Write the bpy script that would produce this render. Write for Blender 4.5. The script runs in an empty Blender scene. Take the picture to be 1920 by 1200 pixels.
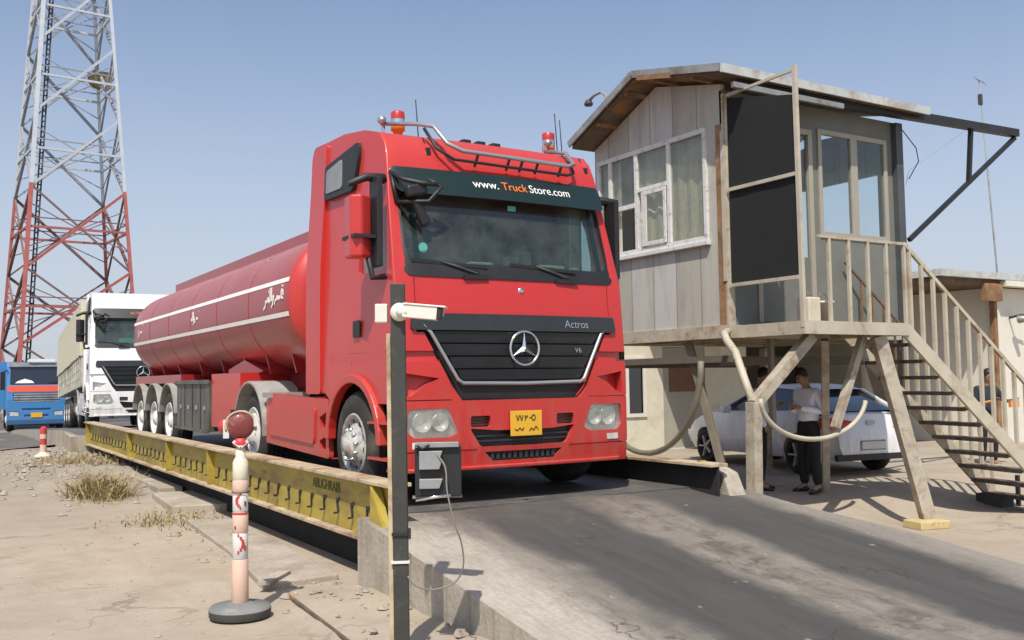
import bpy, bmesh, math, random
from mathutils import Vector, Matrix, geometry
random.seed(7)
R = math.radians
PI = math.pi
sc = bpy.context.scene
COL = sc.collection

# ------------------------------------------------------------------ materials
def nd(nt, t, **k):
    n = nt.nodes.new(t)
    for a, b in k.items():
        if a in n.inputs.keys() if False else False: pass
        setattr(n, a, b)
    return n

def noise(nt, scale, detail=6, rough=.55, vec=None, dist=0.0):
    n = nt.nodes.new('ShaderNodeTexNoise')
    n.inputs['Scale'].default_value = scale
    n.inputs['Detail'].default_value = detail
    n.inputs['Roughness'].default_value = rough
    n.inputs['Distortion'].default_value = dist
    if vec is not None: nt.links.new(vec, n.inputs['Vector'])
    return n.outputs['Fac']

def ramp(nt, fac, stops):
    r = nt.nodes.new('ShaderNodeValToRGB')
    cr = r.color_ramp
    while len(cr.elements) < len(stops): cr.elements.new(.5)
    for e, (p, c) in zip(cr.elements, stops):
        e.position = p
        e.color = (c, c, c, 1) if isinstance(c, (int, float)) else (*c, 1)
    nt.links.new(fac, r.inputs['Fac'])
    return r.outputs['Color']

def mix(nt, fac, a, b, mode='MIX'):
    m = nt.nodes.new('ShaderNodeMix'); m.data_type = 'RGBA'; m.blend_type = mode
    for sock, v in ((m.inputs['Factor'], fac), (m.inputs['A'], a), (m.inputs['B'], b)):
        if hasattr(v, 'is_linked') or hasattr(v, 'links'): nt.links.new(v, sock)
        elif isinstance(v, (int, float)): sock.default_value = v
        else: sock.default_value = (*v, 1)
    return m.outputs['Result']

def mth(nt, op, a, b=0.0, c=None):
    m = nt.nodes.new('ShaderNodeMath'); m.operation = op
    vals = [a, b] + ([c] if c is not None else [])
    for i, v in enumerate(vals):
        if hasattr(v, 'links'): nt.links.new(v, m.inputs[i])
        else: m.inputs[i].default_value = v
    return m.outputs[0]

def new_mat(name):
    m = bpy.data.materials.new(name); m.use_nodes = True
    nt = m.node_tree
    b = nt.nodes['Principled BSDF']
    return m, nt, b

def coords(nt, scale=(1, 1, 1)):
    tc = nt.nodes.new('ShaderNodeTexCoord')
    mp = nt.nodes.new('ShaderNodeMapping'); mp.inputs['Scale'].default_value = scale
    nt.links.new(tc.outputs['Object'], mp.inputs['Vector'])
    return mp.outputs['Vector']

def geo_pos(nt, scale=(1, 1, 1)):
    g = nt.nodes.new('ShaderNodeNewGeometry')
    mp = nt.nodes.new('ShaderNodeMapping'); mp.inputs['Scale'].default_value = scale
    nt.links.new(g.outputs['Position'], mp.inputs['Vector'])
    return mp.outputs['Vector']

def bump(nt, b, h, strength=.3, dist=.02):
    n = nt.nodes.new('ShaderNodeBump')
    n.inputs['Strength'].default_value = strength
    n.inputs['Distance'].default_value = dist
    nt.links.new(h, n.inputs['Height'])
    nt.links.new(n.outputs['Normal'], b.inputs['Normal'])

def basic(name, col, rough=.6, metal=0, vary=.25, scale=3, dirt=None, dirt_amt=.5, bmp=.15, coat=0, stretch=(1, 1, 1), dirt_scale=2, spec=None):
    """paint / metal / stone: base colour, cloudy variation, patches of a second colour, fine bump"""
    m, nt, b = new_mat(name)
    v = coords(nt, stretch)
    n1 = noise(nt, scale, 8, .6, v)
    lo = tuple(c * (1 - vary) for c in col); hi = tuple(min(1, c * (1 + vary * .6)) for c in col)
    c = ramp(nt, n1, [(.3, lo), (.7, hi)])
    if dirt:
        n2 = noise(nt, dirt_scale, 10, .7, v, .6)
        f = ramp(nt, n2, [(.62 - dirt_amt * .25, 0), (.78 - dirt_amt * .2, 1)])
        c = mix(nt, f, c, dirt)
    nt.links.new(c, b.inputs['Base Color'])
    b.inputs['Roughness'].default_value = rough
    b.inputs['Metallic'].default_value = metal
    if spec is not None: b.inputs['Specular IOR Level'].default_value = spec
    if coat:
        b.inputs['Coat Weight'].default_value = coat; b.inputs['Coat Roughness'].default_value = .08
    if bmp:
        bump(nt, b, noise(nt, scale * 12, 4, .6, v), bmp, .01)
    return m

def truck_paint(name, col, dust=(.42, .34, .28), dust_amt=.3, coat=.45, rough=.35, side_amt=.22, up_amt=.45, base_amt=.08):
    m, nt, b = new_mat(name)
    v = coords(nt)
    g = nt.nodes.new('ShaderNodeNewGeometry')
    sep = nt.nodes.new('ShaderNodeSeparateXYZ'); nt.links.new(g.outputs['Normal'], sep.inputs[0])
    up = mth(nt, 'MAXIMUM', sep.outputs['Z'], 0.0)
    side = mth(nt, 'MULTIPLY', mth(nt, 'ABSOLUTE', sep.outputs['X']), side_amt)
    n = noise(nt, 1.3, 8, .65, v)
    n2 = noise(nt, 14, 6, .7, v)
    f = mth(nt, 'ADD', mth(nt, 'ADD', mth(nt, 'MULTIPLY', up, up_amt), side), base_amt)
    f = mth(nt, 'MULTIPLY', f, mth(nt, 'MULTIPLY', mth(nt, 'ADD', n, n2), dust_amt))
    f = mth(nt, 'MINIMUM', f, .85)
    c = mix(nt, f, col, dust)
    sp2 = nt.nodes.new('ShaderNodeSeparateXYZ'); nt.links.new(v, sp2.inputs[0])
    low = nt.nodes.new('ShaderNodeMapRange'); low.inputs[1].default_value = 1.25; low.inputs[2].default_value = .25; low.inputs[3].default_value = 0; low.inputs[4].default_value = .42
    nt.links.new(sp2.outputs['Z'], low.inputs[0])
    stk = noise(nt, 3.0, 8, .7, coords(nt, (3.5, 3.5, .7)))
    c = mix(nt, mth(nt, 'MULTIPLY', low.outputs[0], ramp(nt, stk, [(.38, 0), (.68, 1)])), c, (.26, .17, .12))
    drip = noise(nt, 2.0, 6, .7, coords(nt, (7, 7, .35)))
    c = mix(nt, ramp(nt, drip, [(.58, 0), (.80, dust_amt * 1.2)]), c, tuple(q * .45 + .02 for q in col))
    nt.links.new(c, b.inputs['Base Color'])
    nt.links.new(mth(nt, 'ADD', mth(nt, 'MULTIPLY', f, .6), rough), b.inputs['Roughness'])
    b.inputs['Coat Weight'].default_value = coat
    b.inputs['Coat Roughness'].default_value = .12
    bump(nt, b, noise(nt, 2.2, 2, .4, v), .06, .02)
    return m

def glass_mat(name, tint, mixfac=.35, rough=.03):
    m, nt, b = new_mat(name)
    nt.nodes.remove(b)
    out = nt.nodes['Material Output']
    tr = nt.nodes.new('ShaderNodeBsdfTransparent'); tr.inputs['Color'].default_value = (*tint, 1)
    gl = nt.nodes.new('ShaderNodeBsdfGlossy'); gl.inputs['Roughness'].default_value = rough
    gl.inputs['Color'].default_value = (.9, .95, .95, 1)
    lwn = nt.nodes.new('ShaderNodeLayerWeight'); lwn.inputs['Blend'].default_value = .5
    lw = mth(nt, 'ADD', mth(nt, 'MULTIPLY', mth(nt, 'POWER', lwn.outputs['Facing'], 4.0), .8), .05)
    df = nt.nodes.new('ShaderNodeBsdfDiffuse'); df.inputs['Color'].default_value = (.30, .31, .27, 1) if mixfac < .95 else (.62, .62, .58, 1)
    mx0 = nt.nodes.new('ShaderNodeMixShader')
    v = coords(nt)
    dust = ramp(nt, noise(nt, 3, 8, .7, v), [(.35, .02), (.8, mixfac * .45)])
    nt.links.new(dust, mx0.inputs[0]); nt.links.new(tr.outputs[0], mx0.inputs[1]); nt.links.new(df.outputs[0], mx0.inputs[2])
    mx = nt.nodes.new('ShaderNodeMixShader')
    nt.links.new(lw, mx.inputs[0]); nt.links.new(mx0.outputs[0], mx.inputs[1]); nt.links.new(gl.outputs[0], mx.inputs[2])
    nt.links.new(mx.outputs[0], out.inputs['Surface'])
    return m

def ground_mat():
    m, nt, b = new_mat('sandy_ground')
    v = geo_pos(nt)
    big = noise(nt, .22, 5, .6, v)
    mid = noise(nt, 1.6, 8, .65, v, .4)
    fine = noise(nt, 22, 8, .7, v)
    c = ramp(nt, mid, [(.25, (.33, .275, .20)), (.5, (.44, .378, .29)), (.8, (.51, .45, .355))])
    c = mix(nt, ramp(nt, big, [(.35, 0), (.65, .6)]), c, (.36, .29, .225))
    # pebbles and stains
    st = ramp(nt, noise(nt, 5.5, 4, .6, v, .2), [(.64, 0), (.72, .55)])
    c = mix(nt, st, c, (.25, .205, .155))
    peb = nt.nodes.new('ShaderNodeTexVoronoi'); peb.inputs['Scale'].default_value = 9; nt.links.new(v, peb.inputs['Vector'])
    pf = ramp(nt, peb.outputs['Distance'], [(.06, .8), (.13, 0)])
    sel = ramp(nt, noise(nt, 3.1, 2, .5, v), [(.52, 0), (.58, 1)])
    c = mix(nt, mth(nt, 'MULTIPLY', pf, sel), c, (.16, .135, .11))
    rut = noise(nt, 1.1, 6, .65, geo_pos(nt, (2.4, .28, 1)))
    c = mix(nt, ramp(nt, rut, [(.50, 0), (.70, .35)]), c, (.30, .245, .185))
    # cracks
    vc = nt.nodes.new('ShaderNodeTexVoronoi'); vc.feature = 'DISTANCE_TO_EDGE'; vc.inputs['Scale'].default_value = .42
    wv = nt.nodes.new('ShaderNodeVectorMath'); wv.operation = 'ADD'
    nn = nt.nodes.new('ShaderNodeTexNoise'); nn.inputs['Scale'].default_value = 2.2; nn.inputs['Detail'].default_value = 5
    nt.links.new(v, nn.inputs['Vector']); nt.links.new(nn.outputs['Color'], wv.inputs[1])
    nt.links.new(v, wv.inputs[0]); nt.links.new(wv.outputs[0], vc.inputs['Vector'])
    cf = ramp(nt, vc.outputs['Distance'], [(.003, .5), (.012, 0)])
    cf = mth(nt, 'MULTIPLY', cf, ramp(nt, noise(nt, .7, 3, .5, v), [(.47, 0), (.6, 1)]))
    c = mix(nt, cf, c, (.15, .12, .09))
    c = mix(nt, ramp(nt, fine, [(.3, .35), (.75, 0)]), c, (.25, .21, .16))
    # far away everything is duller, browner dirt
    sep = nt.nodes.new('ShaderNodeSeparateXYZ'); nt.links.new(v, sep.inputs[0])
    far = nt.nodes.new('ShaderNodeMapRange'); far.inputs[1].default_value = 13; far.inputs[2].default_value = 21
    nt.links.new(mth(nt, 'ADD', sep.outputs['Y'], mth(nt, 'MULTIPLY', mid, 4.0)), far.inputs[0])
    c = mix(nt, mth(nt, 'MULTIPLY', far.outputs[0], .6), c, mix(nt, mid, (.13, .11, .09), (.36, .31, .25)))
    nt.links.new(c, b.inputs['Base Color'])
    b.inputs['Roughness'].default_value = .95; b.inputs['Specular IOR Level'].default_value = .15
    h = mth(nt, 'ADD', mth(nt, 'MULTIPLY', fine, .4), mth(nt, 'ADD', mth(nt, 'MULTIPLY', mid, .8), mth(nt, 'MULTIPLY', cf, -1.0)))
    bump(nt, b, h, .5, .03)
    return m

def ramp_mat():
    """worn concrete ramp with two dark tyre tracks and oily patches"""
    m, nt, b = new_mat('ramp_asphalt')
    v = geo_pos(nt)
    sep = nt.nodes.new('ShaderNodeSeparateXYZ'); nt.links.new(v, sep.inputs[0])
    n = noise(nt, 1.5, 6, .6, v); streak = noise(nt, 2.5, 6, .65, geo_pos(nt, (2.2, .35, 1)))
    fine = noise(nt, 30, 6, .7, v); blot = noise(nt, 4.5, 8, .7, v, .7)
    base = ramp(nt, streak, [(.3, (.17, .15, .125)), (.7, (.29, .26, .215))])
    edge = ramp(nt, n, [(.3, (.40, .355, .29)), (.7, (.50, .45, .375))])
    x = mth(nt, 'ADD', sep.outputs['X'], mth(nt, 'MULTIPLY', mth(nt, 'SUBTRACT', n, .5), .5))
    def band(cx, hw, soft):
        d = mth(nt, 'ABSOLUTE', mth(nt, 'SUBTRACT', x, cx))
        mr = nt.nodes.new('ShaderNodeMapRange'); mr.interpolation_type = 'SMOOTHSTEP'
        mr.inputs[1].default_value = hw - soft; mr.inputs[2].default_value = hw + soft
        mr.inputs[3].default_value = 1; mr.inputs[4].default_value = 0
        nt.links.new(d, mr.inputs[0]); return mr.outputs[0]
    mr = nt.nodes.new('ShaderNodeMapRange'); mr.inputs[1].default_value = 3.45; mr.inputs[2].default_value = 3.75
    mr.inputs[3].default_value = 1; mr.inputs[4].default_value = 0
    nt.links.new(mth(nt, 'ADD', x, mth(nt, 'MULTIPLY', mth(nt, 'SUBTRACT', blot, .5), .5)), mr.inputs[0])
    c = mix(nt, mr.outputs[0], base, edge)
    mr2 = nt.nodes.new('ShaderNodeMapRange'); mr2.inputs[1].default_value = 6.95; mr2.inputs[2].default_value = 7.35
    nt.links.new(x, mr2.inputs[0])
    c = mix(nt, mth(nt, 'MULTIPLY', mr2.outputs[0], .8), c, (.29, .265, .225))
    tr = mth(nt, 'MAXIMUM', band(4.53, .56, .14), band(6.38, .55, .14))
    trc = ramp(nt, streak, [(.25, (.048, .047, .046)), (.75, (.078, .075, .072))])
    c = mix(nt, mth(nt, 'MULTIPLY', tr, .95), c, trc)
    # oil / broken surface in the middle strip
    of = mth(nt, 'MULTIPLY', band(5.42, .26, .14), ramp(nt, blot, [(.46, 0), (.62, 1)]))
    c = mix(nt, mth(nt, 'MULTIPLY', of, .7), c, (.085, .07, .055))
    # dirty joint by the platform end
    jy = nt.nodes.new('ShaderNodeMapRange'); jy.inputs[1].default_value = 6.6; jy.inputs[2].default_value = 7.6
    nt.links.new(mth(nt, 'ADD', sep.outputs['Y'], mth(nt, 'MULTIPLY', mth(nt, 'SUBTRACT', blot, .5), 1.6)), jy.inputs[0])
    c = mix(nt, mth(nt, 'MULTIPLY', jy.outputs[0], .75), c, mix(nt, blot, (.06, .052, .045), (.17, .145, .12)))
    c = mix(nt, ramp(nt, fine, [(.35, .25), (.7, 0)]), c, (.07, .065, .06))
    scr = noise(nt, 9, 8, .75, geo_pos(nt, (2.6, .5, 1)))
    c = mix(nt, ramp(nt, scr, [(.46, 0), (.66, .22)]), c, (.07, .064, .058))
    vc = nt.nodes.new('ShaderNodeTexVoronoi'); vc.feature = 'DISTANCE_TO_EDGE'; vc.inputs['Scale'].default_value = .8
    wv = nt.nodes.new('ShaderNodeVectorMath'); wv.operation = 'ADD'; nn = nt.nodes.new('ShaderNodeTexNoise'); nn.inputs['Scale'].default_value = 3; nn.inputs['Detail'].default_value = 6
    nt.links.new(v, nn.inputs['Vector']); nt.links.new(nn.outputs['Color'], wv.inputs[1]); nt.links.new(v, wv.inputs[0]); nt.links.new(wv.outputs[0], vc.inputs['Vector'])
    crk = mth(nt, 'MULTIPLY', ramp(nt, vc.outputs['Distance'], [(.003, .7), (.012, 0)]), ramp(nt, n, [(.5, 0), (.6, 1)]))
    c = mix(nt, crk, c, (.04, .036, .03))
    light = ramp(nt, noise(nt, 7, 3, .5, v), [(.72, 0), (.76, .5)])
    c = mix(nt, light, c, (.42, .39, .34))
    nt.links.new(c, b.inputs['Base Color'])
    b.inputs['Roughness'].default_value = .85; b.inputs['Specular IOR Level'].default_value = .25
    bump(nt, b, mth(nt, 'ADD', fine, mth(nt, 'MULTIPLY', blot, 1.2)), .28, .015)
    return m

def concrete_mat(name, lo, hi, stain=(.16, .13, .1), vert=True):
    m, nt, b = new_mat(name)
    v = geo_pos(nt); vs = geo_pos(nt, (5, 5, .35) if vert else (1, 1, 1))
    n = noise(nt, 2, 8, .65, v); s = noise(nt, 1.5, 6, .7, vs)
    c = ramp(nt, n, [(.3, lo), (.7, hi)])
    c = mix(nt, ramp(nt, s, [(.5, 0), (.72, .65)]), c, stain)
    f = noise(nt, 25, 6, .7, v)
    c = mix(nt, ramp(nt, f, [(.3, .3), (.6, 0)]), c, stain)
    nt.links.new(c, b.inputs['Base Color']); b.inputs['Roughness'].default_value = .92
    b.inputs['Specular IOR Level'].default_value = .2
    bump(nt, b, mth(nt, 'ADD', f, n), .5, .02)
    return m

def panels_mat(name, step=.50):
    """sheet wall cladding: vertical sheets of slightly different tint, seams, grime (object y runs along the wall)"""
    m, nt, b = new_mat(name)
    v = coords(nt)
    sep = nt.nodes.new('ShaderNodeSeparateXYZ'); nt.links.new(v, sep.inputs[0])
    k = mth(nt, 'DIVIDE', mth(nt, 'ADD', sep.outputs['Y'], sep.outputs['X']), step)
    fl = mth(nt, 'FLOOR', k)
    wn = nt.nodes.new('ShaderNodeTexWhiteNoise'); wn.noise_dimensions = '1D'; nt.links.new(fl, wn.inputs['W'])
    c = ramp(nt, wn.outputs['Value'], [(0, (.42, .395, .33)), (.6, (.47, .45, .385)), (1, (.53, .52, .48))])
    fr = mth(nt, 'FRACT', k)
    e = mth(nt, 'ABSOLUTE', mth(nt, 'SUBTRACT', fr, .5))
    seam = ramp(nt, e, [(.47, 0), (.492, .6)])
    c = mix(nt, seam, c, (.14, .12, .10))
    g = noise(nt, 1.6, 8, .7, coords(nt, (3, 3, .5)))
    c = mix(nt, ramp(nt, g, [(.48, 0), (.75, .6)]), c, (.22, .185, .14))
    nt.links.new(c, b.inputs['Base Color']); b.inputs['Roughness'].default_value = .6
    bump(nt, b, mth(nt, 'ADD', mth(nt, 'MULTIPLY', seam, -1), noise(nt, 3, 3, .5, v)), .3, .01)
    return m

M = {}
M['red'] = truck_paint('red_truck_paint', (.50, .018, .016), dust=(.40, .27, .20), dust_amt=.26, coat=.3)
M['tank_red'] = truck_paint('dusty_red_tank_paint', (.29, .012, .016), dust=(.48, .28, .25), dust_amt=.50, rough=.3, side_amt=.22, up_amt=.75, base_amt=.06, coat=.25)
M['white_paint'] = truck_paint('white_truck_paint', (.80, .80, .78), dust_amt=.12)
M['blue_paint'] = truck_paint('blue_truck_paint', (.04, .22, .50), dust_amt=.2)
M['orange_band'] = truck_paint('orange_band_paint', (.68, .09, .04), dust_amt=.2)
M['black_plastic'] = basic('black_plastic', (.018, .018, .019), .5, vary=.3)
M['dark_grille'] = basic('dark_grille_plastic', (.028, .031, .035), .38, vary=.2)
M['visor_green'] = basic('dark_green_visor', (.008, .021, .016), .28, vary=.2, bmp=0, coat=.5)
M['interior'] = basic('dark_cab_interior', (.02, .022, .024), .8)
M['curtain'] = basic('beige_curtain', (.58, .54, .42), .9, stretch=(14, 14, 1))
M['dash'] = basic('grey_dashboard', (.10, .12, .115), .7)
M['windscreen'] = glass_mat('tinted_windscreen_glass', (.62, .76, .72), .4)
M['pane'] = glass_mat('dusty_window_pane', (.93, .94, .90), .6, .05)
M['pane_clear'] = glass_mat('clear_window_pane', (.88, .93, .93), .2, .03)
M['rubber'] = basic('dusty_tyre_rubber', (.030, .028, .026), .85, vary=.3, dirt=(.10, .085, .07), dirt_amt=.5)
M['rim'] = basic('worn_steel_rim', (.55, .53, .49), .42, metal=.25, vary=.3, dirt=(.09, .075, .06), dirt_scale=6, dirt_amt=.5)
M['rim_white'] = basic('white_wheel_rim', (.72, .71, .68), .5, vary=.15, dirt=(.3, .27, .22), dirt_scale=5)
M['chrome'] = basic('chrome', (.78, .78, .78), .16, metal=1, vary=.08, bmp=0)
M['silver'] = basic('silver_trim', (.42, .43, .44), .32, metal=.6, vary=.1, bmp=0)
M['grey_fender'] = basic('grey_plastic_fender', (.33, .32, .30), .6, dirt=(.2, .17, .14))
M['cabinet'] = basic('galvanised_cabinet', (.16, .155, .14), .55, metal=.3, dirt=(.08, .07, .055), dirt_amt=.8, stretch=(3, 3, .6))
M['lens'] = basic('headlight_reflector', (.62, .62, .58), .3, metal=.1, vary=.3, scale=9)
M['lens_glass'] = glass_mat('headlight_glass', (.97, .98, .97), 1.0, .05)
M['red_lamp'] = basic('red_beacon_plastic', (.45, .03, .02), .3, vary=.3, coat=.5)
M['orange_lamp'] = basic('orange_plastic', (.75, .2, .02), .35)
M['plate_yellow'] = basic('yellow_number_plate', (.72, .40, .03), .5, vary=.1)
M['plate_white'] = basic('white_number_plate', (.6, .6, .56), .5, vary=.1)
M['plate_ink'] = basic('plate_ink', (.10, .07, .01), .6, vary=.1, bmp=0)
M['white_ink'] = basic('white_lettering', (.8, .78, .74), .6, vary=.05, bmp=0)
M['orange_ink'] = basic('orange_lettering', (.75, .18, .03), .6, vary=.05, bmp=0)
M['green_ink'] = basic('faded_green_lettering', (.05, .09, .02), .7, vary=.05, bmp=0)
M['sticker_teal'] = basic('teal_sticker', (.10, .42, .36), .6, bmp=0)
M['tarp'] = basic('cream_tarpaulin', (.60, .56, .41), .85, vary=.12, stretch=(1, 1, 3), bmp=.3)
M['board_white'] = basic('dirty_white_trailer_boards', (.52, .50, .43), .7, dirt=(.3, .27, .2), dirt_amt=.7)
M['yellow_steel'] = basic('yellow_painted_steel', (.38, .29, .045), .55, vary=.25, dirt=(.20, .115, .04), dirt_amt=.5, stretch=(1, .6, 2))
M['flange'] = basic('worn_beam_flange', (.52, .42, .28), .6, vary=.25, dirt=(.22, .12, .06), dirt_amt=.6)
M['deck_steel'] = basic('platform_deck', (.085, .08, .075), .75, vary=.3, dirt=(.16, .14, .11))
M['foot_yellow'] = basic('yellow_painted_foot', (.55, .44, .22), .7, dirt=(.3, .15, .07), dirt_amt=.3, dirt_scale=6)
M['black_steel'] = basic('black_painted_steel', (.020, .020, .021), .5, vary=.3)
M['shade_black'] = basic('painted_shade_black', (.02, .019, .018), .95)  # near-black standing in for shade below the deck and on the right web
M['bare_post'] = basic('weathered_post_paint', (.42, .38, .30), .6, vary=.25, dirt=(.24, .17, .11), dirt_amt=.6, dirt_scale=5)
M['shade_steel'] = basic('cream_steel_in_shade', (.20, .18, .135), .6, vary=.2)  # cream steel in a darker colour, for shade under the hut
M['cream_steel'] = basic('cream_painted_steel', (.47, .425, .33), .55, vary=.15, dirt=(.30, .22, .13), dirt_amt=.35)
M['rusty_cream'] = basic('rusty_cream_steel', (.46, .41, .31), .65, vary=.2, dirt=(.27, .15, .07), dirt_amt=.42, dirt_scale=5)
M['rust_orange'] = basic('orange_rusted_trim', (.34, .19, .09), .8, vary=.4, dirt=(.14, .08, .04), dirt_amt=.75)
M['pvc_white'] = basic('white_window_frame', (.66, .65, .61), .45, vary=.08, dirt=(.15, .12, .09), dirt_amt=.30, dirt_scale=14)
M['cladding'] = panels_mat('wall_cladding')
M['grey_wall'] = basic('grey_painted_wall', (.17, .175, .155), .7, vary=.12)
M['dark_post'] = basic('dark_grey_post', (.075, .085, .09), .6)
M['alu_frame'] = basic('dull_cream_frame', (.36, .335, .27), .5, vary=.1)
M['mesh_black'] = basic('black_screen_mesh', (.012, .012, .012), .9, vary=.25, scale=1.5)
M['roof_sheet'] = basic('pale_roof_sheet', (.50, .52, .50), .5, vary=.15, dirt=(.3, .25, .2), dirt_amt=.6)
M['soffit'] = basic('brown_soffit', (.13, .095, .065), .85, vary=.4, dirt=(.32, .15, .05), dirt_amt=.5)
M['fascia_grey'] = basic('grey_fascia', (.26, .27, .27), .55, vary=.2, dirt=(.14, .12, .1))
M['ground'] = ground_mat()
M['ramp'] = ramp_mat()
M['conc'] = concrete_mat('ramp_concrete', (.36, .315, .25), (.50, .45, .37))
M['conc_flat'] = concrete_mat('kerb_concrete', (.34, .29, .225), (.50, .44, .36), vert=False)
M['asphalt'] = basic('dusty_asphalt', (.11, .105, .10), .9, vary=.25, scale=1, dirt=(.17, .155, .135))
M['tower_red'] = basic('tower_red_paint', (.40, .11, .09), .6, vary=.25)
M['tower_dark'] = basic('tower_dark_red_steel', (.20, .11, .10), .7)
M['tower_white'] = basic('tower_white_paint', (.50, .53, .56), .6, vary=.12)
M['tower_grey'] = basic('tower_grey_steel', (.28, .30, .33), .6)
M['cable_grey'] = basic('cable_bundle', (.055, .055, .06), .8)
M['pink_plastic'] = basic('faded_pink_plastic', (.70, .48, .37), .6, vary=.15, dirt=(.5, .38, .28))
M['cream_plastic'] = basic('cream_plastic', (.70, .64, .50), .55, vary=.1)
M['reflect_white'] = basic('white_reflective_band', (.68, .66, .62), .5, vary=.12, dirt=(.4, .35, .28))
M['red_plastic'] = basic('red_plastic', (.55, .05, .05), .45, vary=.15)
M['dark_red_lens'] = basic('dark_red_lens', (.20, .035, .034), .5, vary=.35, dirt=(.35, .2, .16), dirt_amt=.3, dirt_scale=12, coat=.1)
M['base_grey'] = basic('grey_rubber_base', (.20, .20, .19), .8, dirt=(.35, .3, .25), dirt_amt=.5)
M['base_dark'] = basic('dark_rubber_base', (.07, .07, .065), .85)
M['pole_dark'] = basic('dark_green_grey_pole', (.042, .044, .038), .55, vary=.25, dirt=(.10, .085, .065), dirt_amt=.35, dirt_scale=6)
M['grey_fin'] = basic('grey_aluminium_fin', (.30, .31, .31), .5, metal=.3)
M['cam_white'] = basic('white_camera_housing', (.68, .66, .58), .4, vary=.06)
M['skin'] = basic('skin', (.30, .17, .11), .55, vary=.1, scale=8)
M['hair'] = basic('black_hair', (.012, .010, .009), .6)
M['shirt'] = basic('white_shirt', (.76, .80, .92), .85, vary=.12, scale=5, bmp=.4)
M['trousers'] = basic('black_trousers', (.012, .012, .015), .9, vary=.3, bmp=.3)
M['shoe'] = basic('black_shoe', (.01, .01, .01), .4)
M['dark_cloth'] = basic('dark_blue_cloth', (.03, .035, .05), .9)
M['hivis'] = basic('orange_cloth', (.75, .28, .06), .8)
M['car_white'] = truck_paint('white_car_paint', (.78, .79, .80), dust_amt=.06)
M['car_glass'] = basic('dark_car_glass', (.015, .02, .03), .08, vary=.1, bmp=0, coat=1)
M['tail_red'] = basic('tail_light_red', (.55, .02, .03), .25, coat=1, bmp=0)
M['cabin_cream'] = basic('cream_cabin_wall', (.66, .62, .48), .7, vary=.08, dirt=(.5, .45, .34), dirt_amt=.3)
M['shade_beige'] = basic('beige_darkened_as_shade', (.13, .11, .085), .8, vary=.12)  # beige darkened in the colour itself to stand for shade
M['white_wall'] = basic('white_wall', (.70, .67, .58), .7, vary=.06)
M['brown_sign'] = basic('brown_notice', (.18, .085, .05), .7)
M['wood'] = basic('weathered_wood', (.45, .30, .14), .8, vary=.3, stretch=(1, 8, 8))
M['straw'] = basic('dry_straw', (.36, .28, .13), .9, vary=.4, scale=6, bmp=0)
M['straw_dark'] = basic('dry_brown_stalk', (.26, .19, .10), .9, vary=.4, bmp=0)
M['stone'] = basic('rubble_stone', (.36, .31, .25), .9, vary=.3, scale=4, bmp=.5)
M['dune'] = basic('distant_earth', (.42, .30, .17), .95, vary=.15, scale=.05)
M['cable'] = basic('grey_cable', (.25, .23, .2), .7)
M['bucket'] = basic('cream_bucket_plastic', (.66, .60, .46), .6)

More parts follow.
